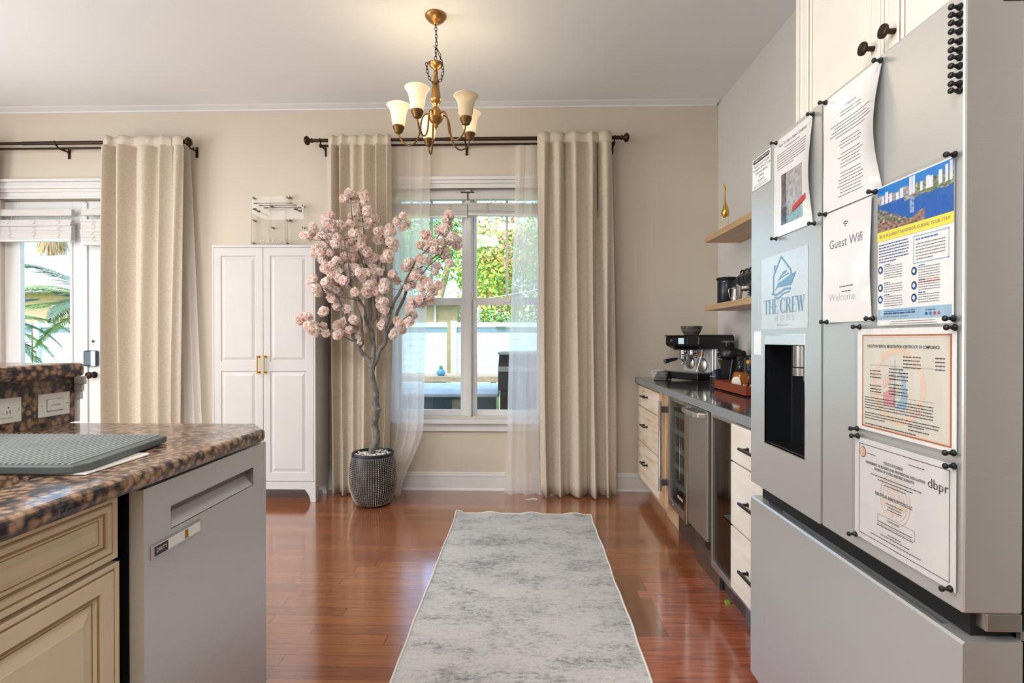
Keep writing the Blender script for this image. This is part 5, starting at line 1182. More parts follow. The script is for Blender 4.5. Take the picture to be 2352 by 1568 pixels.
# freezer drawer with a scooped finger rail along the top
q = MB()
sec = [(-1, 0), (-.86, 0), (-.78, 1), (.78, 1), (.86, 0), (1, 0)]
yc, hw = (FY0+FY1)/2, (FY1-FY0)/2
for i in range(len(sec)-1):
    (a, da), (b, db) = sec[i], sec[i+1]
    ya, yb_ = yc+a*hw, yc+b*hw
    def prf(d): return [(FXF, .09), (FXF, .678), (FXF+.004, .683), (FXF+.010+.010*d, .683-.004*d), (FXF+.03+.01*d, .683-.030*d), (FXF+.062, .683-.030*d), (FXF+.072, .683), (.862, .684), (.862, .09)]
    A_, B_ = prf(da), prf(db)
    if i in (0,): q.add([(x, ya, z) for x, z in A_], [tuple(range(9))])
    if i == 4: q.add([(x, yb_, z) for x, z in B_], [tuple(range(9))[::-1]])
    q.add([(x, ya, z) for x, z in A_]+[(x, yb_, z) for x, z in B_], [(k, 9+k, 9+(k+1) % 9, (k+1) % 9) for k in range(9)])
fz = q.build('freezer_drawer', 'fridge_steel', fr)
q = MB(); q.tube([(FXF+.058, FY0+.06, .684), (FXF+.058, FY0+.10, .692), (FXF+.058, FY1-.12, .692), (FXF+.058, FY1-.07, .684)], .009, 10); q.build('finger_rail', 'steel_dark', fz)
q = MB(); q.box((.862, FY0+.004, .684), (.90, FY0+.03, .700)); q.tube([(.868, FY0+.02, .690), (.905, FY0+.01, .694), (.93, FY0+.01, .690)], .005, 8); q.build('hinge_bracket', 'steel', fr)
q = MB(); q.box((.822, FY0-.002, 1.792), (.90, FY0+.05, 1.836)); q.build('top_hinge_cover', 'black_metal', fr, .004)

# ------------------------------------------------------------ papers on the fridge doors
def sheet_fn(u0y, v0, lift=.002):
    return lambda u, v, h: (FXF-lift-h, u0y-u, v0+v)
def sheet(name, yl, yr, zb, zt, label, cat, mat_='paper', lift=.0015, bow=0, cut=0, sleeve=True):
    """a sheet between y = yl (its left, far side) and yr (its right); bow lifts its right edge off the door"""
    W, H = yl-yr, zt-zb
    def fn(u, v, h):
        a = u/W; b = v/H; l = lift+bow*max(0, (a-.55)/.45)**2*math.sin(math.pi*min(1, max(0, b)))+(.0006*math.sin(b*9+a*4) if bow else 0)
        return (FXF-l-h, yl-u, zb+v)
    q = MB(); q.grid(16, 24, lambda a, b: fn(a*W, b*H, 0)); n = len(q.v); q.v += [(x+.0008, y, z) for x, y, z in q.v[:n]]
    fs = list(q.f); q.f += [[i+n for i in f][::-1] for f in fs]; q.m += [0]*len(fs); q.s += [True]*len(fs)
    o = q.build(name, mat_, None, 0, (FXF, (yl+yr)/2, zb)); tag(o, label, cat)
    return o, fn, W, H
def picture(parent, fn, u0, v0, u1, v1, colf, nu=90, nv=60, name='picture', h=.0006):
    q = MB(); q.grid(nu, nv, lambda a, b: fn(u0+(u1-u0)*a, v0+(v1-v0)*b, h), 0, False)
    q.col = [tuple(srgb(tuple(colf(i/nu, j/nv)))) for j in range(nv+1) for i in range(nu+1)]
    return q.build(name, 'printed_picture', parent)
rn = random.Random(12)
def lines(q, fn, u0, u1, v, n, dv, hgt, mi=0, center=False, fill=.97):
    for k in range(n): q.words(fn, u0, u1, v-k*dv, hgt, rn, mi, center, .0005, fill if k < n-1 else fill*.6)
# 1. kitchen rules decal
o, fn, W, H = sheet('rules_decal', 1.772, 1.640, 1.700, 1.806, 'small white kitchen rules decal at the far top corner of the fridge', 'sign', 'paper_white', .0004)
q = MB(); q.prism([(.008, .086), (.116, .086), (.122, .092), (.116, .1), (.008, .1), (.002, .092)], lambda u, v, h: fn(u+.002, v, h), .0005, 0)
for a, b in (((0, 0), (W, .0012)), ((W-.0016, 0), (W, H)), ((0, H-.0012), (W, H))): q.quad(fn(a[0], a[1], .0004), fn(b[0], a[1], .0004), fn(b[0], b[1], .0004), fn(a[0], b[1], .0004))
for k, s_ in enumerate(('PLEASE CLEAN UP AFTER', 'YOURSELF & REMOVE YOUR', 'ITEMS FROM BEFORE', 'LEAVING')): q.text(s_, lambda u, v, h, k=k: fn(W/2+u, .076-k*.0125+v, h), .0095, 0)
q.text('THANK YOU', lambda u, v, h: fn(W/2+u, .024+v, h), .0085, 0)
for k in range(2): q.words(fn, .01, W-.01, .014-k*.006, .0012, rn, 0)
q.text('SHARED KITCHEN SPACE', lambda u, v, h: fn(W/2+.002+u, .093+v, h+.0008), .0088, 1)
q.build('printed_text', ['ink', 'ink_white'], o)
# 2. sheet with a photo
o, fn, W, H = sheet('photo_notice', 1.614, 1.399, 1.515, 1.804, 'laminated notice with a grey photo of glassware on the fridge\'s left door', 'paper', 'paper', .003, .012)
q = MB(); q.text('How To Get a New Container', lambda u, v, h: fn(W/2+u, .268+v, h), .0125, 0, bold=.0002)
lines(q, fn, .035, .18, .254, 1, .008, .0022, 0, True); lines(q, fn, .02, .19, .243, 7, .0072, .0019, 0)
q.build('printed_text', 'ink_soft', o)
def glasspic(a, b):
    n1 = noise.noise(Vector((a*9, b*14, 1))); n2 = noise.noise(Vector((a*40, b*40, 5))); g = .62-.25*(a < .25)+.12*n1
    if b < .55: g += .25*n2; g -= .3*max(0, .2-abs(a-.2))*3*(b < .35)
    c = [g, g*.97, g*.97]
    if b < .18: c = [g*.8, g*1.0, g*1.02]
    if abs(b-(.20+a*.1)) < .03 and a > .62: c = [.78, .30, .26]
    if b > .6 and abs(a-.15-(b-.6)*.1) < .03: c = [.25, .24, .25]
    return [min(1, max(0, x)) for x in c]
picture(o, fn, .045, .03, .165, .178, glasspic)
q = MB(); q.prism([(.110, .055), (.188, .074), (.188, .088), (.110, .070)], lambda u, v, h: fn(u, v, h+.001), .0004); q.build('red_arrow', 'ink_red', o)
# 3. long check-in sheet
o, fn, W, H = sheet('house_guide_sheet', 1.350, 1.130, 1.526, 1.808, 'long laminated sheet of centred text right of the door split', 'paper', 'paper', .003, .020)
q = MB(); q.text('Welcome', lambda u, v, h: fn(W/2+u, .238+v, h), .011, 0); z = .226
for k, n in enumerate((2, 5, 3, 5, 8)):
    for j in range(n): q.words(fn, W*.25 if k != 1 else W*.08, W*.75 if k != 1 else W*.92, z, .0019, rn, 0, True, .0005); z -= .0078
    z -= .007
q.build('printed_text', 'ink_soft', o)
# 4. guest wifi sheet (its code square is left out)
o, fn, W, H = sheet('wifi_sheet', 1.348, 1.162, 1.250, 1.522, 'crinkled laminated Guest Wifi sheet below the long text sheet', 'paper', 'paper', .0045, .004)
q = MB(); q.text('Guest Wifi', lambda u, v, h: fn(W/2+u, .190+v, h), .031, 3, sx=.95)
for r_ in (.004, .009, .014): 
    pts = [(math.cos(R(a))*r_, math.sin(R(a))*r_) for a in range(45, 136, 15)]
    for (a, b), (c, d) in zip(pts, pts[1:]):
        k2 = (r_-.0022)/r_; q.add([fn(W/2+a, .225+b, .0006), fn(W/2+c, .225+d, .0006), fn(W/2+c*k2, .225+d*k2, .0006), fn(W/2+a*k2, .225+b*k2, .0006)], [(0, 1, 2, 3)])
lines(q, fn, .06, .13, .085, 2, .012, .003, 1, True); q.text('Welcome', lambda u, v, h: fn(W*.42+u, .060+v, h), .026, 2)
q.build('printed_text', ['ink', 'ink_soft', 'logo_grey', 'ink_soft'], o)
# 5. boat and house emblem plate
o, fn, W, H = sheet('emblem_decal', 1.703, 1.426, 1.240, 1.464, 'silvery THE CREW HOME plate with blue house and ship emblem', 'sign', 'plate_silver', .0006)
q = MB(); E_ = lambda u, v, h: fn(.066+u*.0105, .122+v*.0090, h)
hk = [0]
def bandp(pts, w_):
    for (a, b), (c, d) in zip(pts, pts[1:]):
        hk[0] += 1; e = .0006+hk[0]*.00001
        dx, dy = c-a, d-b; L = math.hypot(dx, dy); nx, ny = -dy/L*w_, dx/L*w_
        q.add([E_(a-nx, b-ny, e), E_(c-nx, d-ny, e), E_(c+nx, d+ny, e), E_(a+nx, b+ny, e)], [(0, 1, 2, 3)])
bandp([(1.5, -1.5), (1.5, 4), (1.2, 4), (6, 10.3), (11.5, 5), (11.5, 3.4)], .32); bandp([(2.2, 5), (2.2, 8), (2.2, 8)][:2], .35)
q.add([E_(*p, .0006) for p in [(2.2, -.8), (4.2, .4), (7, .2), (10.5, .3), (11.5, .2), (12.6, 1.6), (14.2, 4.2), (10, 3.3), (6.5, 2.2), (4.4, 1.8)]], [(0, 1, 2, 9), (2, 3, 8, 9), (3, 4, 5, 8), (5, 6, 7, 8)])
bandp([(4.4, 2.6), (6.2, 3.4), (8.8, 4.0), (10.4, 4.2)], .18); bandp([(5.2, 3.5), (7, 4.4), (8.8, 4.8)], .18); bandp([(6.8, 4.8), (9.2, 5.2)], .25)
bandp([(.4, -1.4), (3, -2.2), (6, -1.4), (8, -.6), (11.5, -.8)], .35); bandp([(2.2, -3.0), (5, -3.2), (7.5, -2.0), (11, -1.6)], .25)
q.build('emblem', 'logo_blue', o)
q = MB()
def serif_word(q, word, x, z, S, wx, fn, h=.0006):
    cnt = [h]
    def r_(a, b, c, d): cnt[0] += .000008; h = cnt[0]; q.add([fn(x+a*S*wx, z+b*S, h), fn(x+c*S*wx, z+b*S, h), fn(x+c*S*wx, z+d*S, h), fn(x+a*S*wx, z+d*S, h)], [(0, 1, 2, 3)])
    def p_(*P_): cnt[0] += .000004; h = cnt[0]; q.add([fn(x+a*S*wx, z+b*S, h) for a, b in P_], [tuple(range(len(P_)))])
    def sf(a): r_(a-.07, 0, a+.21, .035); r_(a-.07, .965, a+.21, 1)
    def arc(cx, cz, ro, rz, ti, tz, a0, a1, n=14):
        for k in range(n):
            a, b = R(a0+(a1-a0)*k/n), R(a0+(a1-a0)*(k+1)/n)
            f = lambda t: (cx+ro*math.cos(t), cz+rz*math.sin(t)); g = lambda t: (cx+(ro-ti)*math.cos(t), cz+(rz-tz)*math.sin(t)); p_(f(a), f(b), g(b), g(a))
    for c in word:
        w_ = .70
        if c == 'T': r_(0, .955, .70, 1); r_(.28, 0, .42, .96); r_(.18, 0, .52, .035); r_(0, .80, .03, .96); r_(.67, .80, .70, .96)
        elif c == 'H': r_(.07, 0, .21, 1); r_(.53, 0, .67, 1); sf(.07); sf(.53); r_(.21, .48, .53, .52); w_ = .74
        elif c == 'E':
            r_(.07, 0, .21, 1); r_(0, 0, .56, .04); r_(0, .96, .56, 1); r_(.21, .48, .45, .52); r_(.53, .04, .56, .24); r_(.53, .76, .56, .96); r_(.43, .40, .45, .60); w_ = .60
        elif c == 'C': arc(.40, .5, .38, .51, .15, .04, 45, 315, 22); r_(.64, .72, .67, .95); r_(.64, .08, .67, .26); w_ = .74
        elif c == 'R': r_(.07, 0, .21, 1); sf(.07); arc(.30, .74, .30, .26, .14, .04, -90, 90); r_(.21, .96, .31, 1); r_(.21, .48, .31, .52); p_((.30, .49), (.44, .49), (.68, 0), (.54, 0)); r_(.50, 0, .74, .035); w_ = .74
        elif c == 'W':
            p_((.04, 1), (.18, 1), (.36, 0), (.28, 0)); p_((.28, 0), (.33, 0), (.50, .96), (.46, .96)); p_((.40, 1), (.54, 1), (.72, 0), (.64, 0)); p_((.64, 0), (.69, 0), (.90, 1), (.86, 1)); r_(0, .965, .24, 1); r_(.36, .965, .6, 1); r_(.78, .965, .98, 1); w_ = .98
        elif c == ' ': w_ = .22
        x += w_*S*wx
serif_word(q, 'THE CREW', .018, .046, .045, 1.02, fn)
q.build('lettering', 'logo_blue', o)
q = MB(); q.text('H  O  M  E', lambda u, v, h: fn(W/2+.01+u, .031+v, h), .024, 0, sx=1.1); q.text('@thecrew_home', lambda u, v, h: fn(W/2+u, .011+v, h), .010, 0); q.build('fine_lettering', 'logo_grey', o)
# 6. neighbour poster
o, fn, W, H = sheet('neighbor_poster', 1.143, .943, 1.238, 1.533, 'BE A PLEASANT NEIGHBOR poster with blue bay skyline photo', 'poster', 'paper_white', .004)
def bay(a, b):
    n1 = noise.noise(Vector((a*26, b*26, 2))); n2 = noise.noise(Vector((a*9, b*5, 7)))
    if b > .80+.05*n2: c = [.10, .48, .78]
    elif b > .52+.05*n2+(.10 if a < .4 else 0): c = [.45+.35*n1, .50+.28*n1, .38+.3*n1] if a > .5 else [.62+.35*n1, .60+.3*n1, .60+.3*n1]
    else: c = [.03, .36, .68]
    hts = {.08: .84, .14: .90, .2: .84, .3: .80, .36: .86, .48: 1.02, .52: 1.02, .62: .84, .7: .9, .74: .88, .85: .92, .92: .97, .97: 1.02}
    for x, t_ in hts.items():
        if abs(a-x) < .020 and .60 < b < t_-.04: c = [.86, .87, .92]
    if abs(a-.5) < .03 and .22 < b < .55 and n1 > -.15: c = [.55, .66, .80]
    if b < .55-.9*a and n1 > -.6: c = [.46+.4*n1, .46+.38*n1, .40+.4*n1]
    if b < .16+.08*math.sin(a*12) and a < .66 and n1 > -.3: c = [.55+.3*n1, .42+.3*n1, .38+.2*n1]
    return [min(1, max(0, x)) for x in c]
picture(o, fn, 0, .198, W, .292, bay, 120, 70)
q = MB(); q.quad(fn(0, .178, .0006), fn(W, .178, .0006), fn(W, .198, .0006), fn(0, .198, .0006), 0)
q.text('BE A PLEASANT NEIGHBOR DURING YOUR STAY', lambda u, v, h: fn(W/2+u, .188+v, h+.0006), .0098, 1, sx=.86)
for a, b in (((W*.52, .118), (W*.95, .120)), ((W*.52, .170), (W*.95, .172)), ((W*.52, .118), (W*.527, .172)), ((W*.943, .118), (W*.95, .172))): q.quad(fn(a[0], a[1], .0005), fn(b[0], a[1], .0005), fn(b[0], b[1], .0005), fn(a[0], b[1], .0005), 2)
lines(q, fn, .004, W*.47, .170, 7, .0060, .0020, 3); q.words(fn, W*.55, W*.85, .164, .003, rn, 4); lines(q, fn, W*.55, W*.92, .155, 6, .0058, .0017, 1)
for cx, cz, nl in ((.010, .118, 6), (.010, .080, 4), (.010, .055, 5), (W*.53, .104, 7), (W*.53, .076, 4), (W*.53, .052, 4)):
    c8 = [(cx+.0075*math.cos(R(a)), cz+.0085*math.sin(R(a))) for a in range(0, 360, 30)]; q.add([fn(a, b, .0006) for a, b in c8], [tuple(range(12))], 5)
    c8 = [(cx+.0035*math.cos(R(a)), cz+.0045*math.sin(R(a))) for a in range(0, 360, 60)]; q.add([fn(a, b, .0010) for a, b in c8], [tuple(range(6))], 6)
    u1 = cx+.070; q.words(fn, cx+.011, cx+.03, cz+.009, .0022, rn, 4)
    for k in range(nl): q.words(fn, cx+.011, u1, cz+.005-k*.0048, .0014, rn, 7 if (nl == 7 and k > 4) else 1)
q.quad(fn(.002, .012, .0005), fn(W-.004, .012, .0005), fn(W-.004, .034, .0005), fn(.002, .034, .0005), 2)
q.words(lambda u, v, h: fn(u, v, h+.0004), .02, W*.6, .029, .0018, rn, 4); q.words(lambda u, v, h: fn(u, v, h+.0004), .02, W*.62, .0245, .003, rn, 5); q.words(lambda u, v, h: fn(u, v, h+.0004), .02, W*.5, .018, .0015, rn, 1); q.words(lambda u, v, h: fn(u, v, h+.0004), W*.68, W*.82, .027, .002, rn, 4)
for k, mi in enumerate((5, 4, 7, 7)): q.add([fn(W*.69+k*.010+.0032*math.cos(R(a)), .020+.0032*math.sin(R(a)), .001) for a in range(0, 360, 45)], [tuple(range(8))], mi)
for k in range(2): q.words(fn, .03, W-.03, .0075-k*.0045, .0013, rn, 1, True)
q.build('printed_text', ['ink_yellow', 'ink_soft', 'ink_sky', 'ink_navy', 'ink_blue', 'ink_navy', 'ink_white', 'ink_red'], o)
# 7. certificate of compliance
o, fn, W, H = sheet('compliance_certificate', 1.210, .936, 1.008, 1.232, 'cream compliance certificate with double copper border and emblem', 'certificate', 'paper_white', .004)
q = MB()
q.quad(fn(.018, .008, .0004), fn(W-.010, .008, .0004), fn(W-.010, H-.013, .0004), fn(.018, H-.013, .0004), 5)
def frame(x0, z0, x1, z1, w_, mi, h=.0008):
    for a, b in (((x0, z0), (x1, z0+w_)), ((x0, z1-w_), (x1, z1)), ((x0, z0+w_), (x0+w_, z1-w_)), ((x1-w_, z0+w_), (x1, z1-w_))): q.quad(fn(a[0], a[1], h), fn(b[0], a[1], h), fn(b[0], b[1], h), fn(a[0], b[1], h), mi)
frame(.018, .008, W-.010, H-.013, .0028, 0); frame(.0215, .0115, W-.0135, H-.0165, .0022, 6)
def ringp(cx, cz, rx, rz, t_, mi, h=.0006, a0=0, a1=360, n=40):
    for k in range(n):
        a, b = R(a0+(a1-a0)*k/n), R(a0+(a1-a0)*(k+1)/n); q.add([fn(cx+rx*math.cos(a), cz+rz*math.sin(a), h), fn(cx+rx*math.cos(b), cz+rz*math.sin(b), h), fn(cx+(rx-t_)*math.cos(b), cz+(rz-t_)*math.sin(b), h), fn(cx+(rx-t_)*math.cos(a), cz+(rz-t_)*math.sin(a), h)], [(0, 1, 2, 3)], mi)
ringp(W*.47, H*.47, .075, .078, .009, 1); ringp(W*.47, H*.47, .064, .067, .0015, 1)
cx = W*.44
q.add([fn(a, b, .0007) for a, b in [(cx-.034, .062), (cx, .062), (cx, .104), (cx-.034, .088)]], [(0, 1, 2, 3)], 2)
for k in range(6): q.add([fn(a, b, .0007) for a, b in [(cx-.032+k*.006, .098+k*.004), (cx-.029+k*.006, .098+k*.004), (cx-.036+k*.006, .125+k*.005)]], [(0, 1, 2)], 2)
q.add([fn(a, b, .0007) for a, b in [(cx+.004, .060), (cx+.032, .060), (cx+.036, .085), (cx+.030, .122), (cx+.012, .142), (cx+.020, .115), (cx+.020, .085)]], [(0, 1, 6), (1, 2, 6), (2, 5, 6), (2, 3, 5), (3, 4, 5)], 3)
q.add([fn(a, b, .0007) for a, b in [(cx-.001, .062), (cx+.002, .062), (cx+.002, .158), (cx-.001, .158)]], [(0, 1, 2, 3)], 3)
q.text('VACATION RENTAL REGISTRATION CERTIFICATE OF COMPLIANCE', lambda u, v, h: fn(W/2+u, H-.038+v, h+.0008), .0085, 4, sx=.78, bold=.0001)
U = lambda u, v, h: fn(u, v, h+.0008)
for k in range(4): q.words(U, W*.53, W*.72, H-.058-k*.007, .0019, rn, 4); q.words(U, W*.83, W*.92, H-.058-k*.007, .0019, rn, 4)
q.quad(U(.045, H-.078, 0), U(W*.82, H-.078, 0), U(W*.82, H-.0785, 0), U(.045, H-.0785, 0), 4); q.quad(U(.045, H-.141, 0), U(W*.82, H-.141, 0), U(W*.82, H-.1415, 0), U(.045, H-.1415, 0), 4)
for z, a in ((H-.084, 1), (H-.091, 0), (H-.098, 0), (H-.105, 0), (H-.116, 1), (H-.123, 0), (H-.130, 0), (H-.136, 0)):
    q.words(U, W*.38, W*(.55 if a else .6), z, .0021, rn, 4)
    if not a: q.words(U, .045, .085, z, .0019, rn, 4)
for k in range(5): q.words(U, .028, W-.03, H-.150-k*.0058, .0017, rn, 4)
for k in range(3): q.words(U, .028, W-.03, H-.184-k*.0058, .0017, rn, 4, False, .0004, .97 if k < 2 else .3)
q.words(U, W*.58, W*.75, .030, .0019, rn, 4); q.words(U, W*.58, W*.8, .023, .0019, rn, 4); q.words(U, .03, W*.72, .0155, .0020, rn, 4)
q.build('printed_text', ['ink_copper', 'ink_pale', 'ink_pink', 'ink_sky', 'ink', 'paper_cream', 'ink_pale'], o)
# 8. state licence
o, fn, W, H = sheet('state_license', 1.218, .936, .763, .988, 'white State of Florida licence with black border and round seal', 'certificate', 'paper', .004)
q = MB(); frame(.016, .012, W-.013, H-.012, .0012, 0)
U = lambda u, v, h: fn(u, v, h+.0008)
c12 = [(.029+.0105*math.cos(R(a)), H-.030+.0125*math.sin(R(a))) for a in range(0, 360, 20)]; q.add([fn(a, b, .0005) for a, b in c12], [tuple(range(18))], 1)
c12 = [(.029+.0085*math.cos(R(a)), H-.030+.0102*math.sin(R(a))) for a in range(0, 360, 20)]; q.add([fn(a, b, .0009) for a, b in c12], [tuple(range(18))], 2)
for k in range(9): a = k*2.4; q.add([fn(.029+.0055*math.cos(a+d)*((k % 3+1)/3), H-.030+.007*math.sin(a+d)*((k % 3+1)/3), .0013) for d in (0, .7, 1.3)], [(0, 1, 2)], 3+k % 2)
q.words(U, .045, .075, H-.030, .0014, rn, 0); q.words(U, W*.60, W*.76, H-.026, .0014, rn, 0)
for s_, z, sz, b in (('STATE OF FLORIDA', H-.040, .0080, 1), ('DEPARTMENT OF BUSINESS AND PROFESSIONAL REGULATION', H-.050, .0076, 1), ('DIVISION OF HOTELS AND RESTAURANTS', H-.059, .0076, 1), ('NAUTICAL INNOVATIONS LLC', H-.110, .0098, 1), ('LICENSE NUMBER', .067, .0056, 0)):
    q.text(s_, lambda u, v, h, z=z: U(W*.445+u, z+v, h), sz, 0, sx=.80, bold=.00012*b)
q.text('dbpr', lambda u, v, h: U(W-.040+u, H-.048+v, h), .026, 0, bold=-.0002)
for z, w_ in ((H-.072, .62), (H-.079, .45), (H-.086, .30)): q.words(U, W*(.46-w_/2), W*(.46+w_/2), z, .0016, rn, 0, True)
ringp(W*.46, H*.52, .044, .052, .002, 5); ringp(W*.46, H*.52, .036, .043, .001, 5)
for k in range(16):
    a = k*2.39; r_ = .030*math.sqrt((k+.5)/16); q.add([fn(W*.46+r_*math.cos(a)+.007*math.cos(d), H*.52+1.15*r_*math.sin(a)+.006*math.sin(d), .0005) for d in (0, 1.6, 3.1, 4.7)], [(0, 1, 2, 3)], 6)
for z, w_ in ((H-.122, .25), (H-.128, .22), (H-.134, .22), (.058, .4), (.050, .42), (.038, .16), (.032, .34), (.024, .72)): q.words(U, W*(.46-w_/2), W*(.46+w_/2), z, .0015, rn, 0, True)
frame(W*.28, .053, W*.66, .073, .0005, 0, .0010)
q.build('printed_text', ['ink', 'ink_copper', 'ink_pale', 'ink_navy', 'agave_blue', 'ink_pale', 'ink_pale'], o)
for nm, yl, yr, zb, zt, dz in (('neighbor_poster', 1.150, .937, 1.232, 1.540, .005), ('compliance_certificate', 1.217, .930, 1.002, 1.236, .0055), ('state_license', 1.225, .930, .757, .995, .0055)):
    pa = bpy.data.objects[nm]; q = MB()
    q.grid(30, 30, lambda a, b: (FXF-dz-.0012-.0010*noise.noise(Vector((a*3, b*3, yl*9)))-.0012*noise.noise(Vector((a*9, b*2, zb*7))), yl+(yr-yl)*a, zb+(zt-zb)*b)); q.build('plastic_sleeve', 'sleeve', pa)
# 9. blank grey decal by the dispenser
q = MB(); q.box((FXF-.0010, 1.706, 1.158), (FXF+.0002, 1.756, 1.235)); tag(q.build('blank_decal', 'paper', None), 'blank pale sticker beside the top of the water dispenser', 'sticker')

# push-pin magnets
def magnet(y, z, label, s=1.0, x=None, group='black pin-shaped magnets on the fridge'):
    x = FXF-.005 if x is None else x
    q = MB(); q.lathe((x, y, z), [(.0062*s, 0), (.0062*s, .002), (.0045*s, .004), (.0030*s, .008), (.0034*s, .012), (.0052*s, .014), (.0052*s, .017), (.004*s, .0185), (0, .019)], 14, 0, (-1, 0, 0))
    q.f = q.f; o = q.build('pin_magnet', 'black_plastic', None, 0, (x, y, z)); return tag(o, label, 'magnet', group)
mg_ = [(1.596, 1.799, 'black pin magnet at the top left corner of the photo notice'), (1.593, 1.511, 'black pin magnet at the bottom left corner of the photo notice'),
 (1.393, 1.799, 'black pin magnet at the top right corner of the photo notice'), (1.385, 1.511, 'black pin magnet at the bottom right corner of the photo notice'),
 (1.337, 1.804, 'black pin magnet at the top left corner of the long text sheet'), (1.132, 1.801, 'black pin magnet at the top right corner of the long text sheet'),
 (1.336, 1.523, 'black pin magnet at the seam above the Guest Wifi sheet'), (1.148, 1.527, 'black pin magnet at the top left corner of the neighbor poster'),
 (.940, 1.534, 'black pin magnet at the top right corner of the neighbor poster'), (1.328, 1.252, 'black pin magnet at the bottom left corner of the Guest Wifi sheet'),
 (1.155, 1.254, 'black pin magnet at the bottom left corner of the neighbor poster'), (1.200, 1.237, 'black pin magnet at the top left corner of the copper certificate'),
 (.941, 1.246, 'upper black pin magnet of the pair under the neighbor poster, right side'), (.938, 1.230, 'lower black pin magnet of the pair under the neighbor poster, right side'),
 (1.208, 1.006, 'black pin magnet at the bottom left corner of the copper certificate'), (1.205, .990, 'black pin magnet at the top left corner of the state licence'),
 (.940, 1.009, 'black pin magnet at the bottom right corner of the copper certificate'), (.939, .986, 'black pin magnet at the top right corner of the state licence'),
 (1.213, .764, 'black pin magnet at the bottom left corner of the state licence'), (.946, .766, 'black pin magnet at the bottom right corner of the state licence')]
for y, z, l in mg_: magnet(y, z, l)
ords = ['topmost', 'second', 'third', 'fourth', 'fifth', 'sixth', 'seventh', 'eighth', 'ninth', 'tenth', 'lowest']
for k, z in enumerate((1.790, 1.776, 1.762, 1.747, 1.730, 1.715, 1.702, 1.687, 1.671, 1.656, 1.644)):
    magnet(.936, z, ords[k]+' black pin magnet'+(' from the top' if 0 < k < 10 else '')+' in the column on the fridge\'s near edge', 1.0, FXF-.0005, 'spare pin magnets in a column')

# ============================================================ cabinet over the fridge
t = thing('over_fridge_cabinet', (1.2, 1.38, 1.86), 'cream glazed two-door cabinet above the fridge with round bronze knobs', 'cabinet')
q = MB(); q.box((.951, .92, 1.87), (1.515, 1.838, 3.055)); q.build('body', 'cream_light', t)
q = MB(); q.box((.935, 1.80, 1.87), (.951, 1.838, 3.055)); q.build('face_frame', 'cream_light', t, .001)
q = MB(); q.box((.934, 1.808, 1.87), (.9352, 1.811, 3.05)); q.build('glaze_line', 'glaze', t)
for y1, kn in ((1.803, 1.425), (1.384, 1.345)):
    H = 3.03-1.885
    fn = lambda u, v, h, y1=y1: (.930-h, y1-u, 1.885+v)
    q = MB(); W = .414 if y1 > 1.5 else .45
    q.rings(fn, W, H, [(0, -.02, 0), (0, -.002, 0), (.002, 0, 0), (.009, 0, 0), (.012, -.003, 1), (.015, -.003, 0), (.017, 0, 0), (.046, 0, 0), (.049, -.004, 1), (.053, -.005, 0), (.058, -.010, 1), (.062, -.010, 0), (.066, -.010, 0)])
    dr = q.build('door', ['cream_light', 'glaze'], t)
    z = 1.985
    q = MB(); q.lathe((.930, kn, z), [(.007, 0), (.0065, .022), (.008, .024), (.0165, .025), (.0175, .027), (.0175, .031), (.0165, .033), (0, .0335)], 26, 0, (-1, 0, 0)); q.build('knob', 'bronze', dr)
    q = MB(); s_ = 'DISPOSABLE UTENSILS, CUPS, PLATES' if y1 > 1.5 else 'DISPOSABLE UTENSILS'
    yy = y1-.215 if y1 > 1.5 else y1-.20
    q.text(s_, lambda u, v, h, yy=yy: (.9285-h, yy-u, 1.917+v), .024, 1, sx=.80, bold=.0001)
    q.box((.9290, yy-.165, 1.903), (.9299, yy+.165, 1.931), 0); q.build('label_strip', ['paper_white', 'ink_soft'], dr)

# ============================================================ the garden outside
GZ = -.12
q = MB(); q.box((-60, D+.2, GZ-.1), (40, 70, GZ)); o = q.build('lawn', 'lawn'); o['kind'] = 'structure'
q = MB(); q.box((-9, D+.2, GZ), (4, 6.9, GZ+.02)); o = q.build('patio', 'paver'); o['kind'] = 'structure'
# white vinyl fence in panels
for k in range(9):
    x0 = -16.4+k*2.45
    t = thing('vinyl_fence_panel', (x0+1.2, 12, GZ), ['white vinyl fence panel farthest left, behind the palms', 'white vinyl fence panel behind the low left palm fronds', 'white vinyl fence panel below the tan house window', 'white vinyl fence panel behind the door glass edge', 'white vinyl fence panel behind the wardrobe wall', 'white vinyl fence panel just left of the window view', 'white vinyl fence panel behind the blue planter', 'white vinyl fence panel behind the black grill', 'white vinyl fence panel right of the grill behind the sheer'][k], 'fence', 'white vinyl fence panels')
    q = MB()
    for j in range(9): q.box((x0+.12, 11.99, GZ+.08+j*.155), (x0+2.34, 12.02, GZ+.08+(j+1)*.155-.006))
    q.build('boards', 'vinyl_fence', t)
    q = MB(); q.box((x0+.12, 11.995, GZ+.06), (x0+2.34, 12.015, 1.48)); q.build('board_backing', 'fence_line', t)
    q = MB(); q.box((x0+.11, 11.97, 1.475), (x0+2.35, 12.04, 1.585)); q.build('top_rail', 'vinyl_fence', t)
    q = MB(); q.box((x0-.01, 11.94, GZ), (x0+.12, 12.07, 1.62)); q.build('post', 'vinyl_fence', t)
for x, l in ((-.55, 'small flat cap light on the fence top behind the grill'), (-11.6, 'small flat cap light on the fence top near the palms')):
    q = MB(); q.box((x-.14, 11.90, 1.49), (x+.10, 11.98, 1.52)); tag(q.build('fence_light', 'plate_grey', None, .004), l, 'light', 'fence lights')

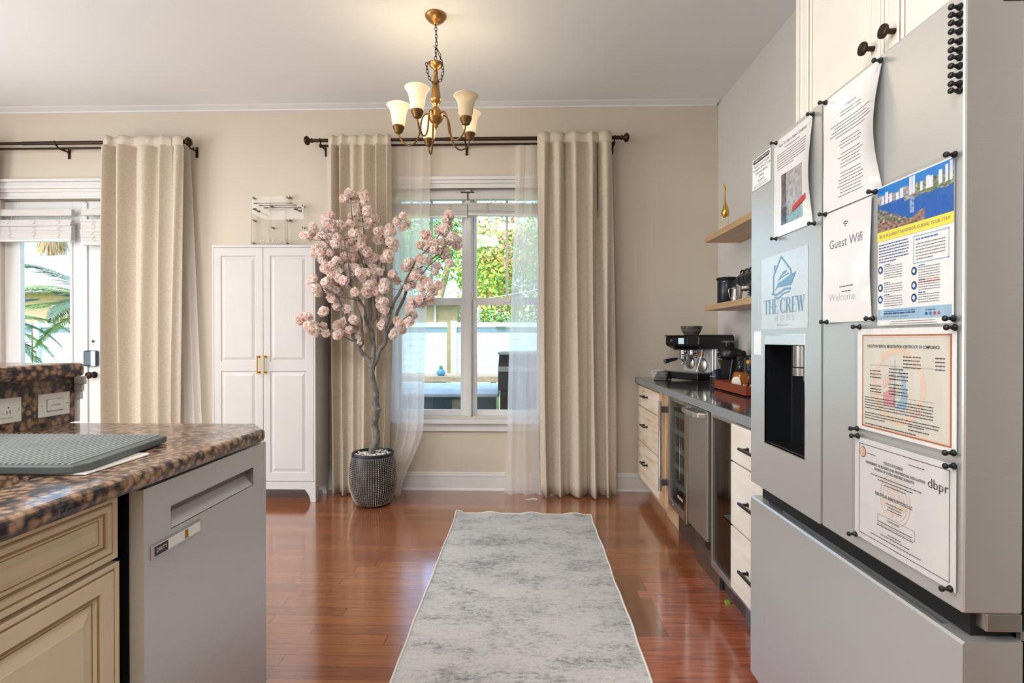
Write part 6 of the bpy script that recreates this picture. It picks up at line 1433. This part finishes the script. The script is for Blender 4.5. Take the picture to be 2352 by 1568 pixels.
# tan house beyond the fence
t = thing('neighbor_house', (-18, 19, GZ), 'tan stucco neighbor house with a pale shingled roof beyond the fence', 'house')
q = MB(); q.box((-30, 17, GZ), (-12.2, 26, 2.95)); q.build('wall', 'stucco_tan', t)
q = MB(); q.add([(-31, 16.3, 2.88), (-11.4, 16.3, 2.88), (-11.4, 27, 2.88), (-31, 27, 2.88), (-27, 22, 4.35), (-15.5, 22, 5.1), (-31, 16.3, 2.78), (-11.4, 16.3, 2.78)], [(0, 1, 5, 4), (1, 2, 5), (2, 3, 4, 5), (3, 0, 4), (0, 6, 7, 1)]); q.build('roof', 'roof_pale', t)
q = MB(); q.box((-31, 16.28, 2.70), (-11.4, 16.34, 2.90)); q.build('fascia', 'trim_white', t)
q = MB(); q.box((-15.75, 16.96, 1.0), (-13.9, 17.02, 2.35)); wf = q.build('window', 'trim_white', t)
q = MB(); q.box((-15.68, 16.93, 1.07), (-13.97, 16.97, 2.28)); q.build('pane', 'shed_brown', wf)
q = MB()
for k in range(8): q.box((-15.68+k*.24, 16.90, 1.05), (-15.64+k*.24, 16.94, 2.3))
q.build('bars', 'trim_white', wf)
# brown shed left of the window view
t = thing('garden_shed', (-3, 15.5, GZ), 'brown garden shed wall rising behind the white fence', 'shed')
q = MB(); q.box((-5.5, 15, GZ), (-1.95, 18, 2.25)); q.build('wall', 'shed_brown', t)
q = MB(); q.add([(-5.8, 14.6, 2.25), (-1.75, 14.6, 2.25), (-1.75, 18.2, 2.5), (-5.8, 18.2, 3.0), (-5.8, 14.6, 2.62), (-1.75, 14.6, 2.32)], [(4, 5, 2, 3), (0, 1, 5, 4)]); q.build('roof', 'roof_pale', t)
q = MB(); q.box((-2.64, 14.96, 1.4), (-2.56, 15.0, 2.2)); q.build('post', 'plate_grey', t)

# leafy trees: leaves scattered in lumps over each crown
def foliage(c, rad, n, mats, seed, size=.12, lumps=22, sq=(1, 1, .8)):
    rnd = random.Random(seed); q = MB(); L = []
    for i in range(lumps):
        d = Vector((rnd.gauss(0, 1), rnd.gauss(0, 1), rnd.gauss(0, 1))).normalized()*rnd.uniform(.35, .85)
        L.append((Vector((d.x*rad*sq[0], d.y*rad*sq[1], d.z*rad*sq[2])), rad*rnd.uniform(.28, .48), rnd.randrange(len(mats)) if rnd.random() < .6 else 0))
    for i in range(n):
        lc, lr, mi = L[rnd.randrange(lumps)]; d = Vector((rnd.gauss(0, 1), rnd.gauss(0, 1), rnd.gauss(0, 1))).normalized()
        p = lc+d*lr*rnd.uniform(.7, 1.05); nrm = (d+Vector((rnd.uniform(-.6, .6), rnd.uniform(-.6, .6), rnd.uniform(-.3, .9)))).normalized(); u = nrm.orthogonal().normalized(); v = nrm.cross(u); a = rnd.uniform(0, 6.28)
        u, v = u*math.cos(a)+v*math.sin(a), v*math.cos(a)-u*math.sin(a); s_ = size*rnd.uniform(.6, 1.3); p = p+Vector(c)
        q.add([p-u*s_, p+v*s_*.5, p+u*s_, p-v*s_*.5], [(0, 1, 2, 3)], mi if rnd.random() < .85 else rnd.randrange(len(mats)))
    return q
def tree_obj(name, c, rad, n, mats, seed, label, trunk, size=.12, sq=(1, 1, .8), group='trees beyond the fence'):
    t = thing(name, (trunk[0][0], trunk[0][1], GZ), label, 'tree', group)
    foliage(c, rad, n, mats, seed, size, 22, sq).build('crown', mats, t)
    q = MB(); q.tube(trunk, [.22]+[.16]*(len(trunk)-2)+[.09], 9); q.build('trunk', 'bark_brown', t)
tree_obj('leafy_tree', (-.4, 20.6, 4.0), 2.7, 9000, ['leaf_bright', 'leaf_green', 'leaf_rust'], 1, 'bright yellow-green bushy tree in the right half of the window', [(-.3, 20.6, GZ), (-.4, 20.6, 1.5), (-.35, 20.6, 3.2)], .09, (1.0, .8, 1.0))
tree_obj('leafy_tree', (-5.5, 24.8, 5.8), 2.7, 8000, ['leaf_green', 'leaf_dark', 'leaf_bright'], 2, 'green tree with a pale leaning trunk in the left window half', [(-4.2, 24, GZ), (-4.1, 24, 2.5), (-3.6, 24.2, 4.6), (-3.6, 24.6, 6)], .10)
tree_obj('leafy_tree', (2.4, 26, 6.0), 3.2, 7000, ['leaf_green', 'leaf_dark'], 3, 'dark green tree behind the bright tree, top of the window', [(1.8, 24, GZ), (1.9, 24, 2), (1.8, 24, 5)], .12)
tree_obj('leafy_tree', (-2.2, 28.5, 4.6), 2.0, 6000, ['leaf_bright', 'leaf_green'], 4, 'pale green tree low behind the center mullion of the window', [(-2.2, 28.5, GZ), (-2.2, 28.5, 2), (-2.2, 28.5, 3.9)], .12)
tree_obj('hedge_bush', (-.5, 14.2, 1.3), 1.35, 6000, ['leaf_dark', 'leaf_green', 'leaf_dark'], 5, 'dark shrub peeking over the white fence behind the window', [(-.5, 14.2, GZ), (-.5, 14.2, .5), (-.5, 14.2, 1.2)], .06, (1.3, .5, .75))
tree_obj('leafy_tree', (-9.0, 33, 5.6), 3.4, 6000, ['leaf_green', 'leaf_bright'], 6, 'green tree behind the window\'s left sheer curtain', [(-9, 33, GZ), (-9, 33, 2), (-9, 33, 5)], .13)
tree_obj('leafy_tree', (5.4, 19, 4.2), 2.6, 6000, ['leaf_bright', 'leaf_green'], 7, 'green tree behind the window\'s right sheer curtain', [(5.2, 19, GZ), (5.2, 19, 2), (5.2, 19, 4)], .12)

# palms
def frond(q, base, az, el, L, droop, rnd, mi=0, w_=.26, n=34):
    d = Vector((math.cos(az)*math.cos(el), math.sin(az)*math.cos(el), math.sin(el))); pts = []; p = Vector(base); st = L/n
    for i in range(n+1):
        pts.append(p.copy()); d = (d+Vector((0, 0, -droop/n))).normalized(); p = p+d*st
    q.tube(pts, [.012*(1-i/n*.8) for i in range(n+1)], 5, mi)
    for i in range(3, n):
        t_ = (pts[i]-pts[i-1]).normalized(); side = t_.cross(Vector((0, 0, 1))).normalized(); f = i/n; l = w_*L*(.35+.65*math.sin(math.pi*min(1, f*.95+.08)))*(1.05-f*.35)
        for s_ in (-1, 1):
            for sub in (0, .5):
                b = pts[i]+(pts[min(i+1, n)]-pts[i])*sub; e = b+(side*s_*.8+t_*.75+Vector((0, 0, -.25+rnd.uniform(-.15, .15)))).normalized()*l*rnd.uniform(.85, 1.1); wv = t_*.008
                q.add([b-wv, b+wv, b.lerp(e, .6)+wv*.9+Vector((0, 0, -.01)), e, b.lerp(e, .6)-wv*.9], [(0, 1, 2, 3, 4)], mi)
def palm(name, base, hgt, lean, nf, L, label, seed, crownmats=('palm_green', 'palm_dark'), azs=None, skirt=0):
    rnd = random.Random(seed); t = thing(name, base, label, 'palm tree', 'palms in the garden')
    top = Vector(base)+Vector((lean[0], lean[1], hgt)); q = MB(); pts = [Vector(base).lerp(top, i/14) for i in range(15)]
    q.tube(pts, [.075+.012*(i % 2) for i in range(15)] if L < 2.5 else [.2]*15, 9); q.build('trunk', 'bark_brown', t)
    for k in range(nf):
        az = (azs[k] if azs else 2*math.pi*k/nf+rnd.uniform(-.2, .2)); q = MB(); frond(q, top, az, rnd.uniform(.15, .95), L*rnd.uniform(.8, 1.1), rnd.uniform(1.0, 1.9), rnd); q.build('frond', crownmats[k % 2], t)
    if skirt:
        q = MB()
        for k in range(700):
            a = rnd.uniform(0, 6.28); r0 = .35; p = top+Vector((math.cos(a)*r0, math.sin(a)*r0, -rnd.uniform(.0, .6))); e = p+Vector((math.cos(a)*rnd.uniform(.2, .75), math.sin(a)*rnd.uniform(.2, .75), -rnd.uniform(1.0, skirt))); wv = Vector((-math.sin(a), math.cos(a), 0))*.03
            q.add([p-wv, p+wv, e], [(0, 1, 2)])
        q.build('dead_fronds', 'thatch', t)
palm('palm_tree', (-6.70, 8.2, GZ), 1.75, (.06, 0, 0), 20, 1.55, 'green palm with arching fronds seen through the glass door', 1)
palm('palm_tree', (-8.75, 8.0, GZ), 1.5, (0, 0, 0), 16, 1.35, 'dark palm at the left edge of the glass door view', 2, ('palm_dark', 'palm_green'))
palm('palm_tree', (-26.4, 28.5, GZ), 7.9, (0, 0, 0), 16, 2.9, 'tall palm with a skirt of dead fronds over the neighbor roof', 3, skirt=2.2)

# things standing in the garden
t = thing('wooden_table', (-1.1, 7.0, GZ), 'weathered wooden garden table carrying the blue planter', 'table')
q = MB()
for k in range(5): q.box((-2.6, 6.72+k*.12, .690), (.35, 6.83+k*.12, .725))
q.box((-2.6, 6.70, .655), (.35, 6.72, .725)); q.build('tabletop', 'table_wood', t)
for x in (-2.4, -.42, -.30, .2):
    q = MB(); q.box((x-.035, 6.75, GZ), (x+.035, 6.83, .69)); q.build('leg', 'table_wood', t)
for x, s_ in ((-1.35, 1), (-2.4, 1)):
    q = MB(); q.add([(x, 6.78, .66), (x+s_*.35, 6.78, .66), (x+s_*.02, 6.78, .45), (x, 6.82, .66), (x+s_*.35, 6.82, .66), (x+s_*.02, 6.82, .45)], [(0, 1, 2), (3, 5, 4), (0, 3, 4, 1), (1, 4, 5, 2), (2, 5, 3, 0)]); q.build('brace', 'table_wood', t)
t = thing('blue_planter', (-1.115, 6.86, .725), 'round blue glazed planter with a small cactus on the wooden table', 'planter')
q = MB(); q.lathe((-1.115, 6.86, .725), [(.035, 0), (.056, .02), (.060, .045), (.048, .075), (.028, .088), (.024, .088), (.03, .07), (0, .07)], 24); q.build('pot', 'planter_blue', t)
q = MB(); q.lathe((-1.115, 6.86, .80), [(.022, 0), (.026, .02), (.022, .045), (.012, .058), (0, .06)], 12); q.build('cactus', 'leaf_dark', t)
t = thing('deck_box', (-.85, 5.6, GZ), 'long grey outdoor storage box with a pale lid below the window', 'storage box')
q = MB(); q.box((-1.9, 5.25, GZ+.02), (-.30, 5.92, .625)); q.build('box', 'deck_grey', t, .012)
q = MB(); q.prism([(5.20, .625), (5.20, .66), (5.30, .70), (5.88, .715), (5.96, .66), (5.96, .625)], lambda u, v, h: (-1.93+h, u, v), 1.66); q.build('lid', 'deck_top', t, .01)
q = MB(); q.box((-.74, 5.235, .0), (-.62, 5.252, .60)); q.build('pale_strap', 'table_wood', t)
t = thing('gas_grill', (.03, 5.2, GZ), 'tall black gas grill standing right of the storage box', 'grill')
q = MB(); q.box((-.24, 4.95, .25), (.42, 5.5, .72)); q.build('cabinet', 'grill_black', t, .01)
q = MB(); q.prism([(4.92, .72), (4.92, .86), (4.98, .98), (5.10, 1.06), (5.5, 1.06), (5.52, .72)], lambda u, v, h: (-.26+h, u, v), .70); q.build('hood', 'grill_black', t, .01)
q = MB(); q.box((-.26, 4.90, 1.06), (.44, 5.5, 1.085)); q.box((-.25, 4.90, .90), (.44, 4.925, .95)); q.build('steel_trim', 'steel', t, .004)
for k in range(3):
    q = MB(); q.cyl((-.06+k*.16, 4.95, .80-.04*k*0), (-.06+k*.16, 4.90, .80), .022, 14); q.build('knob', 'chrome', t)
for x in (-.22, .40):
    for y in (4.98, 5.47):
        q = MB(); q.box((x-.02, y-.02, GZ+.02), (x+.02, y+.02, .26)); q.build('leg', 'black_metal', t)
q = MB(); q.tube([(.02+.05*math.sin(k*.9), 4.93-.01*(k % 3), .60-.035*k+.03*math.cos(k*1.7)) for k in range(16)], .008, 7); q.build('hose', 'black_matte', t)
# wire strung between the trees
q = MB(); q.tube([(-1.96, 14.99, 2.22), (0, 14.9, 2.55), (1.5, 14.9, 2.8)], .012, 5); tag(q.build('overhead_wire', 'plate_white'), 'thin pale wire strung before the trees in the window view', 'wire')
# light portals: guide sky light through the two openings
for nm, x0, x1, z0, z1 in (('portal', WX0, WX1, WZ0, WZ1), ('portal', DX0, DX1, .1, DZ1)):
    l = bpy.data.lights.new(nm, 'AREA'); l.shape = 'RECTANGLE'; l.size = x1-x0; l.size_y = z1-z0; l.cycles.is_portal = True
    o = bpy.data.objects.new(nm, l); sc.collection.objects.link(o); o.location = ((x0+x1)/2, D+.21, (z0+z1)/2); o.rotation_euler = (R(-90), 0, 0)
